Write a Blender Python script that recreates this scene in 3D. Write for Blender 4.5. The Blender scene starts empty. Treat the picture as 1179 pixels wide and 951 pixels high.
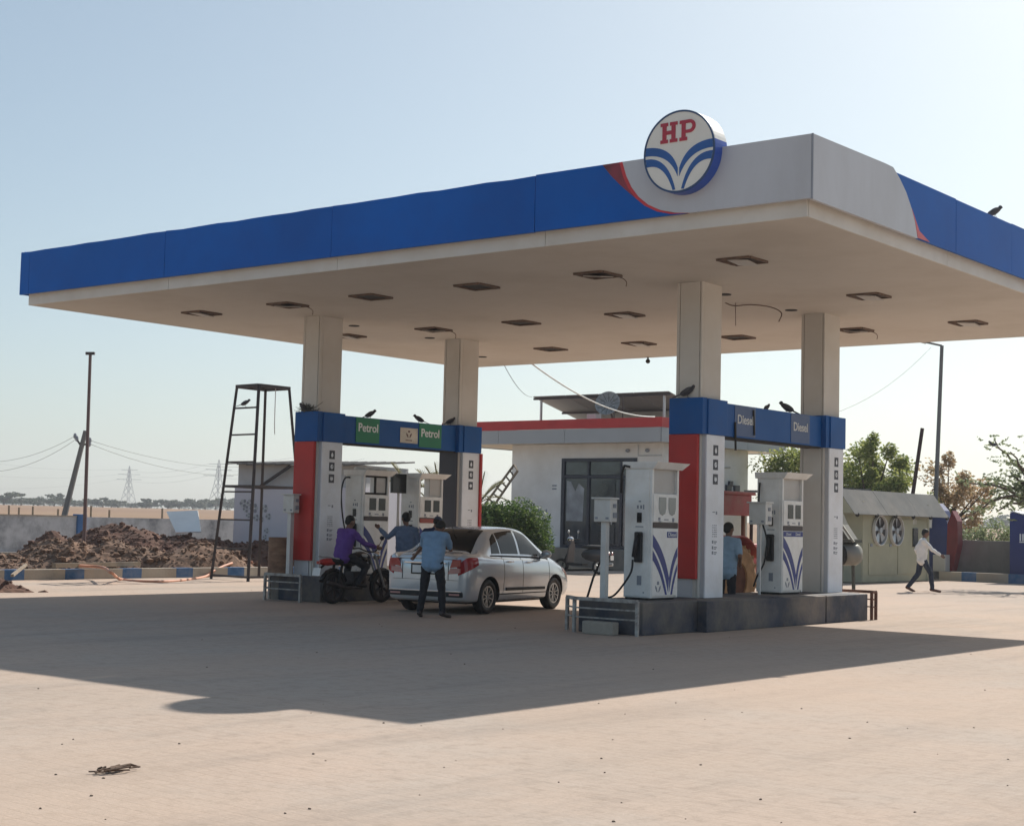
import bpy, bmesh, math, random
from mathutils import Vector, Matrix, noise
R = math.radians
random.seed(7)
S = bpy.context.scene
COL = S.collection
# ------------------------------------------------------------------ camera
YAW, PIT, ROL, FPX = 0.6711, 0.0698, 0.0238, 1798.3
CAM = Vector((9.03, -17.24, 1.6))
cF = Vector((-math.sin(YAW)*math.cos(PIT), math.cos(YAW)*math.cos(PIT), math.sin(PIT)))
_r = Vector((math.cos(YAW), math.sin(YAW), 0)); _u = _r.cross(cF)
cR = math.cos(ROL)*_r + math.sin(ROL)*_u
cU = -math.sin(ROL)*_r + math.cos(ROL)*_u
cd = bpy.data.cameras.new('camera'); cam = bpy.data.objects.new('camera', cd); COL.objects.link(cam)
cam.matrix_world = Matrix(((cR.x, cU.x, -cF.x, CAM.x), (cR.y, cU.y, -cF.y, CAM.y), (cR.z, cU.z, -cF.z, CAM.z), (0, 0, 0, 1)))
cd.sensor_width = 36; cd.lens = 36*FPX/1179; cd.clip_start = .1; cd.clip_end = 20000
S.camera = cam
# ------------------------------------------------------------------ sky, sun, exposure
SUN_DIR = Vector((-0.11, 1.2265, 1.0)).normalized()      # towards the sun
W = bpy.data.worlds.new('World'); S.world = W; W.use_nodes = True
nt = W.node_tree; bg = nt.nodes['Background']
sky = nt.nodes.new('ShaderNodeTexSky'); sky.sky_type = 'NISHITA'; sky.sun_disc = False
sky.sun_elevation = math.asin(SUN_DIR.z); sky.sun_rotation = math.atan2(SUN_DIR.x, SUN_DIR.y)
sky.altitude = 200; sky.air_density = 0.85; sky.dust_density = 1.8; sky.ozone_density = 2.5
gm = nt.nodes.new('ShaderNodeGamma'); gm.inputs[1].default_value = .75; nt.links.new(sky.outputs[0], gm.inputs[0])   # haze evens out the sky
tn = nt.nodes.new('ShaderNodeMix'); tn.data_type = 'RGBA'; tn.blend_type = 'MULTIPLY'; tn.inputs[0].default_value = 1; tn.inputs[7].default_value = (1.16, 1.205, 1.11, 1)
nt.links.new(gm.outputs[0], tn.inputs[6]); nt.links.new(tn.outputs[2], bg.inputs[0]); bg.inputs[1].default_value = 0.135
sl = bpy.data.lights.new('sun', 'SUN'); sl.energy = 5.0; sl.angle = R(.55); sl.color = (1, .95, .87)
so = bpy.data.objects.new('sun', sl); COL.objects.link(so)
so.rotation_euler = (-SUN_DIR).to_track_quat('-Z', 'Y').to_euler(); so.location = (0, 0, 60)
S.view_settings.view_transform = 'Standard'; S.view_settings.look = 'None'
S.view_settings.gamma = 1; S.view_settings.exposure = 0.28
S.view_settings.use_curve_mapping = False
S.render.engine = 'CYCLES'
S.cycles.max_bounces = 6; S.cycles.volume_bounces = 0
HAZE_DENSITY = 0.00045
# ------------------------------------------------------------------ helpers: points
def ray(px, py): return (cF*FPX + cR*(px-589.5) + cU*(475.5-py)).normalized()
def onX(px, py, c): d = ray(px, py); return CAM + d*((c-CAM.x)/d.x)
def onY(px, py, c): d = ray(px, py); return CAM + d*((c-CAM.y)/d.y)
def onZ(px, py, z=0.): d = ray(px, py); return CAM + d*((z-CAM.z)/d.z)
def atd(px, py, D): d = ray(px, py); return CAM + d*(D/math.hypot(d.x, d.y))
# ------------------------------------------------------------------ helpers: materials
def mat(name, col, rough=.6, metal=0., var=.12, scale=2., bump=0., bscale=20., dirt=None, dirt_amt=.3, dscale=1., spec=.5, coat=0., stretch=(1, 1, 1), trans=0., alpha=1.):
    m = bpy.data.materials.new(name); m.use_nodes = True
    n = m.node_tree.nodes; L = m.node_tree.links; b = n['Principled BSDF']
    b.inputs['Roughness'].default_value = rough; b.inputs['Metallic'].default_value = metal
    b.inputs['Specular IOR Level'].default_value = spec; b.inputs['Coat Weight'].default_value = coat
    b.inputs['Transmission Weight'].default_value = trans; b.inputs['Alpha'].default_value = alpha
    tc = n.new('ShaderNodeTexCoord'); mp = n.new('ShaderNodeMapping'); mp.inputs['Scale'].default_value = stretch
    L.new(tc.outputs['Object'], mp.inputs[0])
    nz = n.new('ShaderNodeTexNoise'); nz.inputs['Scale'].default_value = scale; nz.inputs['Detail'].default_value = 5
    L.new(mp.outputs[0], nz.inputs['Vector'])
    cr = n.new('ShaderNodeValToRGB'); cr.color_ramp.elements[0].position = .3; cr.color_ramp.elements[1].position = .7
    c = Vector(col)
    cr.color_ramp.elements[0].color = (*(c*(1-var)), 1); cr.color_ramp.elements[1].color = (*[min(1, v) for v in c*(1+var)], 1)
    L.new(nz.outputs[0], cr.inputs[0]); out = cr.outputs[0]
    if dirt:
        n2 = n.new('ShaderNodeTexNoise'); n2.inputs['Scale'].default_value = dscale; n2.inputs['Detail'].default_value = 7; n2.inputs['Roughness'].default_value = .65
        L.new(mp.outputs[0], n2.inputs['Vector'])
        r2 = n.new('ShaderNodeValToRGB'); r2.color_ramp.elements[0].position = .42; r2.color_ramp.elements[1].position = .68
        r2.color_ramp.elements[1].color = (dirt_amt,)*3 + (1,); r2.color_ramp.elements[0].color = (0, 0, 0, 1)
        L.new(n2.outputs[0], r2.inputs[0])
        mx = n.new('ShaderNodeMix'); mx.data_type = 'RGBA'; L.new(r2.outputs[0], mx.inputs[0]); L.new(out, mx.inputs[6]); mx.inputs[7].default_value = (*dirt, 1)
        out = mx.outputs[2]
    L.new(out, b.inputs['Base Color'])
    if bump:
        n3 = n.new('ShaderNodeTexNoise'); n3.inputs['Scale'].default_value = bscale; n3.inputs['Detail'].default_value = 6
        L.new(mp.outputs[0], n3.inputs['Vector']); bp = n.new('ShaderNodeBump'); bp.inputs['Strength'].default_value = bump; bp.inputs['Distance'].default_value = .02
        L.new(n3.outputs[0], bp.inputs['Height']); L.new(bp.outputs[0], b.inputs['Normal'])
    return m
# ------------------------------------------------------------------ helpers: meshes
class MB:
    def __init__(s): s.v = []; s.f = []; s.m = []
    def add(s, vs, fs, mi=0):
        o = len(s.v); s.v += [Vector(p) for p in vs]; s.f += [tuple(i+o for i in f) for f in fs]; s.m += [mi]*len(fs); return s
    def box(s, x0, x1, y0, y1, z0, z1, mi=0):
        x0, x1 = min(x0, x1), max(x0, x1); y0, y1 = min(y0, y1), max(y0, y1); z0, z1 = min(z0, z1), max(z0, z1)
        return s.add([(x0,y0,z0),(x1,y0,z0),(x1,y1,z0),(x0,y1,z0),(x0,y0,z1),(x1,y0,z1),(x1,y1,z1),(x0,y1,z1)],
                     [(3,2,1,0),(4,5,6,7),(0,1,5,4),(1,2,6,5),(2,3,7,6),(3,0,4,7)], mi)
    def obox(s, M, sx, sy, sz, mi=0):
        o = len(s.v); s.box(-sx/2, sx/2, -sy/2, sy/2, -sz/2, sz/2, mi)
        for i in range(o, len(s.v)): s.v[i] = M @ s.v[i]
        return s
    def bar(s, a, b, w, h=None, mi=0):
        a, b = Vector(a), Vector(b); h = h or w; d = b-a; q = d.to_track_quat('Z', 'Y').to_matrix().to_4x4()
        return s.obox(Matrix.Translation((a+b)/2) @ q, w, h, d.length, mi)
    def tube(s, pts, r, n=8, mi=0, cap=True):
        pts = [Vector(p) for p in pts]; rs = r if isinstance(r, (list, tuple)) else [r]*len(pts)
        o = len(s.v); vs = []; prev = None
        for i, p in enumerate(pts):
            t = (pts[min(i+1, len(pts)-1)] - pts[max(i-1, 0)]).normalized()
            if prev is None: a = t.orthogonal().normalized()
            else:
                a = prev - t*prev.dot(t); a = a.normalized() if a.length > 1e-6 else t.orthogonal().normalized()
            prev = a; b = t.cross(a)
            for k in range(n):
                an = 2*math.pi*k/n; vs.append(p + (a*math.cos(an) + b*math.sin(an))*rs[i])
        fs = []
        for i in range(len(pts)-1):
            for k in range(n):
                k2 = (k+1) % n; fs.append((i*n+k, i*n+k2, (i+1)*n+k2, (i+1)*n+k))
        if cap: fs.append(tuple(range(n))[::-1]); fs.append(tuple((len(pts)-1)*n+k for k in range(n)))
        return s.add(vs, fs, mi)
    def lathe(s, prof, M=None, n=24, mi=0):     # prof: (r, z) about local Z
        M = M or Matrix(); vs = []; fs = []
        for r, z in prof:
            for k in range(n):
                a = 2*math.pi*k/n; vs.append(M @ Vector((r*math.cos(a), r*math.sin(a), z)))
        for i in range(len(prof)-1):
            for k in range(n):
                k2 = (k+1) % n; fs.append((i*n+k, i*n+k2, (i+1)*n+k2, (i+1)*n+k))
        if (Vector(prof[0])-Vector(prof[-1])).length > 1e-6: fs.append(tuple(range(n))[::-1]); fs.append(tuple((len(prof)-1)*n+k for k in range(n)))
        return s.add(vs, fs, mi)
    def sph(s, c, r, n=12, mi=0, M=None):
        r = Vector(r) if not isinstance(r, (int, float)) else Vector((r, r, r)); c = Vector(c); M = M or Matrix()
        vs = [c + (M @ Vector((0, 0, -r.z)))]; rings = n//2
        for i in range(1, rings):
            ph = -math.pi/2 + math.pi*i/rings
            for k in range(n):
                a = 2*math.pi*k/n; vs.append(c + (M @ Vector((r.x*math.cos(ph)*math.cos(a), r.y*math.cos(ph)*math.sin(a), r.z*math.sin(ph)))))
        vs.append(c + (M @ Vector((0, 0, r.z)))); fs = []
        for k in range(n):
            k2 = (k+1) % n; fs.append((0, 1+k2, 1+k))
            for i in range(rings-2): fs.append((1+i*n+k, 1+i*n+k2, 1+(i+1)*n+k2, 1+(i+1)*n+k))
            fs.append((1+(rings-2)*n+k, 1+(rings-2)*n+k2, len(vs)-1))
        return s.add(vs, fs, mi)
    def caps(s, a, b, r0, r1, n=12, mi=0):      # tapered capsule
        a, b = Vector(a), Vector(b); d = b-a; L = d.length
        q = d.to_track_quat('Z', 'Y').to_matrix().to_4x4() if L > 1e-6 else Matrix(); M = Matrix.Translation(a) @ q
        pr = [(r0*math.cos(t), r0*math.sin(t)) for t in (R(-80), R(-55), R(-28), 0)] + [(r1*math.cos(t), L + r1*math.sin(t)) for t in (0, R(28), R(55), R(80))]
        return s.lathe(pr, M, n, mi)
    def prism(s, poly, fr, d0, d1, mi=0):       # poly 2d, fr(a, b, d) -> point
        n = len(poly); vs = [fr(a, b, d0) for a, b in poly] + [fr(a, b, d1) for a, b in poly]
        return s.add(vs, [tuple(range(n))[::-1], tuple(range(n, 2*n))] + [(i, (i+1) % n, n+(i+1) % n, n+i) for i in range(n)], mi)
    def build(s, name, m, parent=None, smooth=False, bevel=0., loc=None):
        me = bpy.data.meshes.new(name)
        off = Vector((0, 0, 0))
        if parent is not None:
            off = Vector(parent.get('_base', (0, 0, 0)))
        elif loc is not None: off = Vector(loc)
        me.from_pydata([v-off for v in s.v], [], s.f)
        for x in (m if isinstance(m, (list, tuple)) else [m]): me.materials.append(x)
        for p, mi in zip(me.polygons, s.m): p.material_index = mi; p.use_smooth = smooth
        bm = bmesh.new(); bm.from_mesh(me); bmesh.ops.recalc_face_normals(bm, faces=bm.faces)
        if bevel:
            es = [e for e in bm.edges if len(e.link_faces) == 2 and e.calc_face_angle(0) > R(35)]
            bmesh.ops.bevel(bm, geom=es, offset=bevel, segments=2, affect='EDGES', profile=.6, clamp_overlap=True)
        bm.to_mesh(me); bm.free(); me.update()
        o = bpy.data.objects.new(name, me); COL.objects.link(o)
        if parent is not None: o.parent = parent; o['_base'] = tuple(off)
        else: o.location = off; o['_base'] = tuple(off)
        return o
def tag(o, label=None, cat=None, group=None, kind=None):
    if label: o['label'] = label
    if cat: o['category'] = cat
    if group: o['group'] = group
    if kind: o['kind'] = kind
    return o
def thing(name, base, label, cat, group=None, rz=0.):     # children are given in world coordinates if rz == 0 and base kept
    o = bpy.data.objects.new(name, None); COL.objects.link(o); o.location = base; o['_base'] = tuple(base)
    return tag(o, label, cat, group)
def lthing(name, label, cat, group=None):                 # children in local coordinates; placed afterwards
    o = bpy.data.objects.new(name, None); COL.objects.link(o); o['_base'] = (0., 0., 0.)
    return tag(o, label, cat, group)
def place(o, loc, rz=0., s=1.): o.location = loc; o.rotation_euler = (0, 0, rz); o.scale = (s, s, s); return o
def dup(o, loc=None, rz=None, label=None, parent=None, scale=None):
    c = o.copy(); COL.objects.link(c)
    if parent is not None: c.parent = parent
    for ch in list(o.children): dup(ch, parent=c)
    if loc is not None: c.location = loc
    if rz is not None: c.rotation_euler = (0, 0, rz)
    if scale is not None: c.scale = (scale,)*3
    if label: c['label'] = label
    return c
def struct(name, mb, m, **k): return tag(mb.build(name, m, **k), kind='structure')
def evald(o):       # bake modifiers
    dg = bpy.context.evaluated_depsgraph_get(); me = bpy.data.meshes.new_from_object(o.evaluated_get(dg)); o.modifiers.clear(); o.data = me; return o
def text(body, size, name, m, parent, origin, ax, ay, extr=.004, sx=1., bold=.0, align='CENTER'):
    c = bpy.data.curves.new(name, 'FONT'); c.body = body; c.size = size; c.extrude = extr; c.align_x = align; c.align_y = 'CENTER'; c.offset = bold; c.resolution_u = 4
    t = bpy.data.objects.new(name, c); COL.objects.link(t)
    dg = bpy.context.evaluated_depsgraph_get(); me = bpy.data.meshes.new_from_object(t.evaluated_get(dg)); bpy.data.objects.remove(t)
    ax, ay = Vector(ax).normalized(), Vector(ay).normalized(); az = ax.cross(ay); o3 = Vector(origin) - Vector(parent.get('_base', (0, 0, 0)))
    M = Matrix(((ax.x*sx, ay.x, az.x, o3.x), (ax.y*sx, ay.y, az.y, o3.y), (ax.z*sx, ay.z, az.z, o3.z), (0, 0, 0, 1)))
    me.transform(M); me.materials.clear(); me.materials.append(m)
    o = bpy.data.objects.new(name, me); COL.objects.link(o); o.parent = parent; o['_base'] = parent.get('_base', (0, 0, 0)); return o
# ------------------------------------------------------------------ materials
M = {}
M['blue'] = mat('blue_cladding', (.002, .11, .46), .5, spec=.15, var=.10, scale=.5, dirt=(.008, .08, .34), dirt_amt=.5, dscale=.6)
M['navyband'] = mat('faded_blue_panel', (.010, .095, .33), .5, spec=.2, var=.12, scale=1.2, dirt=(.04, .09, .22), dirt_amt=.3, dscale=1.3)
M['greyp'] = mat('grey_cladding', (.52, .53, .56), .4, var=.05, scale=.6, dirt=(.34, .33, .33), dirt_amt=.35, dscale=1.2, stretch=(1, 1, .35))
M['redp'] = mat('red_panel', (.50, .022, .018), .5, var=.12, scale=1.5, dirt=(.2, .03, .03), dirt_amt=.25, dscale=.9)
M['whitep'] = mat('white_panel', (.80, .83, .88), .45, var=.04, scale=1.5, dirt=(.55, .53, .5), dirt_amt=.35, dscale=2)
M['soffit'] = mat('soffit_paint', (.57, .53, .475), .7, var=.05, scale=.5, dirt=(.40, .355, .30), dirt_amt=.55, dscale=.5)
M['trim'] = mat('canopy_trim', (.66, .63, .58), .55, var=.06, scale=.8, dirt=(.5, .44, .36), dirt_amt=.5, dscale=.9)
M['colm'] = mat('column_cladding', (.62, .60, .56), .55, var=.06, scale=1., dirt=(.5, .45, .38), dirt_amt=.35, dscale=1.4)
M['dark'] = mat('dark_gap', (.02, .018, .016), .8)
M['black'] = mat('black_rubber', (.015, .015, .017), .6, var=.2, scale=8)
M['blackgloss'] = mat('black_gloss', (.012, .012, .015), .18, var=.1)
M['darkglass'] = mat('dark_glass', (.012, .015, .02), .06, spec=.8, var=.05)
M['rust'] = mat('rusty_steel', (.13, .055, .035), .8, var=.4, scale=5, bump=.3)
M['steel'] = mat('dark_steel', (.06, .05, .05), .6, .3, var=.3, scale=4)
M['galv'] = mat('galvanised_steel', (.45, .46, .47), .45, .7, var=.15, scale=5)
M['chrome'] = mat('chrome', (.7, .7, .72), .15, 1.)
M['whitepaint'] = mat('white_cabinet_paint', (.80, .80, .78), .38, var=.05, scale=2, dirt=(.52, .48, .42), dirt_amt=.4, dscale=2.5)
M['greypaint'] = mat('grey_cabinet', (.5, .49, .47), .5, var=.08, dirt=(.35, .3, .25), dirt_amt=.4, dscale=2)
M['lightgrey'] = mat('light_grey_box', (.62, .62, .6), .5, var=.08, dirt=(.4, .36, .3), dirt_amt=.4, dscale=3)
M['navy'] = mat('navy_graphic', (.012, .03, .2), .5, var=.1)
M['navyplinth'] = mat('worn_navy_plinth', (.04, .048, .072), .75, var=.3, scale=2.2, bump=.3, bscale=14, dirt=(.23, .19, .15), dirt_amt=.9, dscale=.8)
M['concrete'] = mat('bare_concrete', (.36, .32, .27), .85, var=.15, scale=3, bump=.35, bscale=18, dirt=(.2, .17, .14), dirt_amt=.4, dscale=2)
M['green'] = mat('green_sign', (.008, .20, .09), .5)
M['lettering'] = mat('white_lettering', (.75, .78, .78), .5)
M['letterdim'] = mat('faded_lettering', (.6, .62, .62), .6)
M['icon'] = mat('icon_ink', (.06, .065, .08), .6)
M['ink'] = mat('grey_print', (.25, .27, .31), .7)
M['logo_red'] = mat('logo_red', (.42, .02, .045), .4)
M['logo_blue'] = mat('logo_blue', (.012, .09, .32), .4)
M['logo_white'] = mat('logo_white', (.78, .76, .7), .45, var=.03, dirt=(.6, .57, .5), dirt_amt=.3, dscale=1.5)
M['skin'] = mat('skin', (.17, .085, .055), .55, var=.06)
M['hair'] = mat('hair', (.01, .009, .008), .7)
M['glass_grey'] = mat('display_glass', (.28, .30, .29), .15)
M['lcd_dark'] = mat('dark_display', (.03, .035, .035), .2)
M['brownstrip'] = mat('dark_trim_strip', (.035, .02, .02), .5)
# ------------------------------------------------------------------ ground
def gmat():
    m = bpy.data.materials.new('sandy_ground'); m.use_nodes = True; n = m.node_tree.nodes; L = m.node_tree.links; b = n['Principled BSDF']
    b.inputs['Roughness'].default_value = .95; b.inputs['Specular IOR Level'].default_value = .15
    g = n.new('ShaderNodeNewGeometry')
    def nz(sc, det=6, ro=.6, st=None):
        t = n.new('ShaderNodeTexNoise'); t.inputs['Scale'].default_value = sc; t.inputs['Detail'].default_value = det; t.inputs['Roughness'].default_value = ro
        if st:
            mp = n.new('ShaderNodeMapping'); mp.inputs['Scale'].default_value = st; mp.inputs['Rotation'].default_value = (0, 0, .3); L.new(g.outputs[0], mp.inputs[0]); L.new(mp.outputs[0], t.inputs[0])
        else: L.new(g.outputs[0], t.inputs[0])
        return t
    def ramp(t, p0, c0, p1, c1):
        r = n.new('ShaderNodeValToRGB'); e = r.color_ramp.elements; e[0].position = p0; e[0].color = (*c0, 1); e[1].position = p1; e[1].color = (*c1, 1); L.new(t.outputs[0], r.inputs[0]); return r.outputs[0]
    def mix(f, a, c):
        x = n.new('ShaderNodeMix'); x.data_type = 'RGBA'
        for i, v in ((0, f), (6, a), (7, c)):
            if isinstance(v, tuple): x.inputs[i].default_value = (*v, 1)
            elif isinstance(v, float): x.inputs[i].default_value = v
            else: L.new(v, x.inputs[i])
        return x.outputs[2]
    return m, n, L, b, g, nz, ramp, mix
def make_paving():
    m, n, L, b, g, nz, ramp, mix = gmat(); m.name = 'dusty_block_paving'
    base = ramp(nz(.22), .35, (.43, .35, .29), .68, (.50, .385, .31))
    base = mix(ramp(nz(.5, 7, .7), .45, (0, 0, 0), .72, (.75, .75, .75)), base, (.44, .38, .33))
    base = mix(ramp(nz(6., 6, .7), .5, (0, 0, 0), .72, (.45, .45, .45)), base, (.25, .20, .155))
    # interlocking block joints, mostly filled with dust
    mp = n.new('ShaderNodeMapping'); mp.inputs['Rotation'].default_value = (0, 0, .04); L.new(g.outputs[0], mp.inputs[0])
    ad = n.new('ShaderNodeVectorMath'); ad.operation = 'ADD'; w = nz(1.5, 2); sc = n.new('ShaderNodeVectorMath'); sc.operation = 'SCALE'; sc.inputs[3].default_value = .1
    L.new(w.outputs[1], sc.inputs[0]); L.new(mp.outputs[0], ad.inputs[0]); L.new(sc.outputs[0], ad.inputs[1])
    br = n.new('ShaderNodeTexBrick'); br.inputs['Scale'].default_value = 1; br.inputs['Brick Width'].default_value = .22; br.inputs['Row Height'].default_value = .115
    br.inputs['Mortar Size'].default_value = .010; br.inputs['Mortar Smooth'].default_value = .6
    br.inputs['Color1'].default_value = (1, 1, 1, 1); br.inputs['Color2'].default_value = (.93, .92, .92, 1); br.inputs['Mortar'].default_value = (.80, .77, .74, 1)
    L.new(ad.outputs[0], br.inputs[0])
    mul = n.new('ShaderNodeMix'); mul.data_type = 'RGBA'; mul.blend_type = 'MULTIPLY'
    msk = ramp(nz(.35, 5, .65), .40, (.10, .10, .10), .66, (.62, .62, .62)); L.new(msk, mul.inputs[0]); L.new(base, mul.inputs[6]); L.new(br.outputs[0], mul.inputs[7])
    col = mul.outputs[2]
    # tyre-worn greasy stains: long soft streaks along the drive lanes
    col = mix(ramp(nz(.9, 6, .7, (1, .12, 1)), .50, (0, 0, 0), .70, (.38, .38, .38)), col, (.20, .18, .16))
    col = mix(ramp(nz(.16, 3, .5), .45, (0, 0, 0), .62, (.5, .5, .5)), col, (.50, .375, .29))
    col = mix(ramp(nz(28, 4, .8, (1, 2.2, 1)), .52, (0, 0, 0), .70, (.5, .5, .5)), col, (.27, .215, .165))
    # small dark bits
    vo = n.new('ShaderNodeTexVoronoi'); vo.inputs['Scale'].default_value = 1.7; L.new(g.outputs[0], vo.inputs[0])
    L.new(col, b.inputs['Base Color'])
    bp = n.new('ShaderNodeBump'); bp.inputs['Strength'].default_value = .35; bp.inputs['Distance'].default_value = .012
    sm = n.new('ShaderNodeMath'); sm.operation = 'ADD'; h = nz(9, 8, .7); mu = n.new('ShaderNodeMath'); mu.operation = 'MULTIPLY'; mu.inputs[1].default_value = 1.6
    L.new(h.outputs[0], mu.inputs[0]); L.new(mu.outputs[0], sm.inputs[0]); iv = n.new('ShaderNodeMath'); iv.operation = 'MULTIPLY'; iv.inputs[1].default_value = -.18; L.new(br.outputs[1], iv.inputs[0]); L.new(iv.outputs[0], sm.inputs[1])
    L.new(sm.outputs[0], bp.inputs['Height']); L.new(bp.outputs[0], b.inputs['Normal'])
    return m
def make_dirt():
    m, n, L, b, g, nz, ramp, mix = gmat(); m.name = 'dry_field_soil'
    near = ramp(nz(.4, 8, .7), .35, (.30, .22, .15), .65, (.42, .33, .24))
    far = ramp(nz(.012, 8, .7, (1, .25, 1)), .35, (.22, .125, .08), .65, (.30, .20, .12))
    ln = n.new('ShaderNodeVectorMath'); ln.operation = 'LENGTH'; L.new(g.outputs[0], ln.inputs[0])
    mr = n.new('ShaderNodeMapRange'); mr.inputs[1].default_value = 55; mr.inputs[2].default_value = 90; L.new(ln.outputs['Value'], mr.inputs[0])
    L.new(mix(mr.outputs[0], near, far), b.inputs['Base Color'])
    bp = n.new('ShaderNodeBump'); bp.inputs['Strength'].default_value = .5; bp.inputs['Distance'].default_value = .05; L.new(nz(4, 8, .7).outputs[0], bp.inputs['Height']); L.new(bp.outputs[0], b.inputs['Normal'])
    return m
M['paving'] = make_paving(); M['dirt'] = make_dirt()
def gh(x, y):
    r = math.hypot(x, y)
    if y < -40: return -.03
    t = min(1, max(0, (r-70)/330)); t = t*t*(3-2*t)
    return -.03 + t*(1.6 + .0034*r) + (noise.noise(Vector((x*.01, y*.01, 3)))*.25*t)
g = MB(); rad = [0, 8, 16, 24, 32, 40, 48, 56, 64, 75, 90, 110, 135, 165, 200, 250, 310, 400, 520, 700, 1000, 1500, 2400, 4000, 6500, 9000]; NA = 120; vs = [(0, 0, -.03)]; fs = []
for r in rad[1:]:
    for k in range(NA):
        a = 2*math.pi*k/NA; x, y = r*math.cos(a), r*math.sin(a); vs.append((x, y, gh(x, y)))
for k in range(NA):
    fs.append((0, 1+k, 1+(k+1) % NA))
    for i in range(len(rad)-2): fs.append((1+i*NA+k, 1+(i+1)*NA+k, 1+(i+1)*NA+(k+1) % NA, 1+i*NA+(k+1) % NA))
g.add(vs, fs); struct('ground', g, M['dirt'], smooth=True)
g = MB(); g.add([(-22.3, -60, 0), (60, -60, 0), (60, 33, 0), (-12.4, 33, 0), (-12.4, 40, 0), (-22.3, 40, 0)], [(0, 1, 2, 3, 4, 5)]); struct('forecourt_paving', g, M['paving'])
# kerbs with painted blocks
M['kerbw'] = mat('worn_white_kerb_paint', (.44, .39, .32), .85, var=.2, scale=3, bump=.3, dirt=(.26, .2, .15), dirt_amt=.6, dscale=1.5)
M['kerbb'] = mat('blue_kerb_paint', (.05, .14, .30), .8, var=.25, scale=3, bump=.2, dirt=(.3, .25, .2), dirt_amt=.4, dscale=3)
ys = []
for a, b in ((5, 28), (75, 97), (141, 163), (203, 222), (262, 281)): ys.append((onX(a, 661, -22.3).y, onX(b, 661, -22.3).y))
per = (ys[-1][0]-ys[0][0])/4; k = MB(); y = -40.
blues = list(ys)
yy = ys[0][0]
while yy > -40: yy -= per; blues.insert(0, (yy, yy+.85))
yy = ys[-1][0]
while yy < 22: yy += per; blues.append((yy, yy+.85))
last = -42
for a, b in blues:
    k.box(-22.55, -22.3, last, a, 0, .24, 0); k.box(-22.55, -22.297, a, b, 0, .243, 1); last = b
k.box(-22.55, -22.3, last, last+.6, 0, .24, 0)
struct('kerb', k, [M['kerbw'], M['kerbb']])
k = MB(); last = -12.4
for a, b in ((1107, 1124), (1161, 1183), (1221, 1243), (1283, 1306)):
    xa, xb = onY(a, 665, 33).x, onY(b, 665, 33).x
    k.box(last, xa, 33, 33.25, 0, .30, 0); k.box(xa, xb, 32.997, 33.25, 0, .303, 1); last = xb
k.box(last, 60, 33, 33.25, 0, .30, 0)
struct('kerb', k, [M['kerbw'], M['kerbb']])
g = MB(); g.add([(-12.4, 33.25, .27), (60, 33.25, .27), (60, 35, .27), (-12.4, 35, .27)], [(0, 1, 2, 3)]); struct('verge', g, M['dirt'])
# ------------------------------------------------------------------ canopy
LX, LY, HT, HB, HS = 16.67, 13.19, 6.50, 5.69, 5.50
can = thing('fuel_canopy', (-8.3, 6.6, 0), 'large flat fuel station canopy with blue and grey fascia on four columns', 'canopy')
b = MB().box(-LX+.13, -.13, .13, LY-.13, HS, HS+.02); b.build('soffit', M['soffit'], can)
b = MB().box(-LX+.04, -.05, .04, LY-.04, HS+.24, 6.1); b.build('deck', M['greyp'], can)
b = MB()      # pale trim band under the fascia, in lengths with small joints
def lengths(a, c, n):
    st = (c-a)/n; return [(a+i*st+.004, a+(i+1)*st-.004) for i in range(n)]
for x0, x1 in lengths(-LX+.115, -.115, 4): b.box(x0, x1, .115, .145, HS-.006, HB+.03); b.box(x0, x1, LY-.145, LY-.115, HS-.006, HB+.03)
for y0, y1 in lengths(.15, LY-.15, 3): b.box(-.145, -.115, y0, y1, HS-.006, HB+.03); b.box(-LX+.115, -LX+.145, y0, y1, HS-.006, HB+.03)
b.build('trim_band', M['trim'], can)
def fy(px, py): p = onY(px, py, 0); return (p.x, min(HT, max(HB, p.z)))
arcA = [fy(717.5, 190), fy(722, 203), fy(728, 216), fy(736, 227), fy(747, 236), fy(761, 242.5), fy(777, 245.5), fy(793, 247)]
arcA[0] = (arcA[0][0], HT); arcA[-1] = (arcA[-1][0], HB)
arcR = [(a-.035-.0*i, z) for i, (a, z) in enumerate(arcA)]
def shift(p, dx, dz=0): return (p[0]+dx, p[1]+dz)
arcB = [(-3.17, HT), (-3.02, 6.33), (-2.86, 6.18), (-2.68, 6.03), (-2.45, 5.88), (-2.2, 5.77), (-1.98, 5.715), (-1.80, HB)]
FY = lambda a, c, d: Vector((a, -d, c))
def front(poly, name, m, d1=.02): MB().prism(poly, FY, -.03, d1).build(name, m, can)
M['redfade'] = mat('dark_red_fade', (.20, .02, .035), .5, var=.5, scale=3)
M['redline'] = mat('red_edge_line', (.55, .03, .04), .5)
arcL = [shift(p, -.05, -.012) for p in arcA]; arcL[0] = (arcA[0][0]-.05, HT); arcL[-1] = (arcA[-1][0]-.06, HB)
def strip_poly(A, B): return A + B[::-1]
g = MB()
for i in range(7): g.prism([arcL[i], arcA[i], arcA[i+1], arcL[i+1]], FY, -.03, .022)
g.build('red_edge', M['redline'], can)
g = MB()
for i in range(7): g.prism([arcB[i], arcL[i], arcL[i+1], arcB[i+1]], FY, -.03, .020)
g.build('red_flash', M['redfade'], can)
front(arcA + [(-.002, HB), (-.002, HT)], 'grey_fascia', M['greyp'])
g = MB(); cuts = [-LX, -16.38, -12.41, -8.35, -4.32]
for i in range(4):
    tp_ = [(cuts[i+1]-.006-(cuts[i+1]-cuts[i]-.012)*q/9, HT-.012+.022*noise.noise(Vector((i*3+q*.7, 1, 1)))) for q in range(10)]
    g.prism([(cuts[i]+.006, HB-.006), (cuts[i+1]-.006, HB-.006)] + tp_, FY, -.03, .018+.002*(i % 2))
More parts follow.
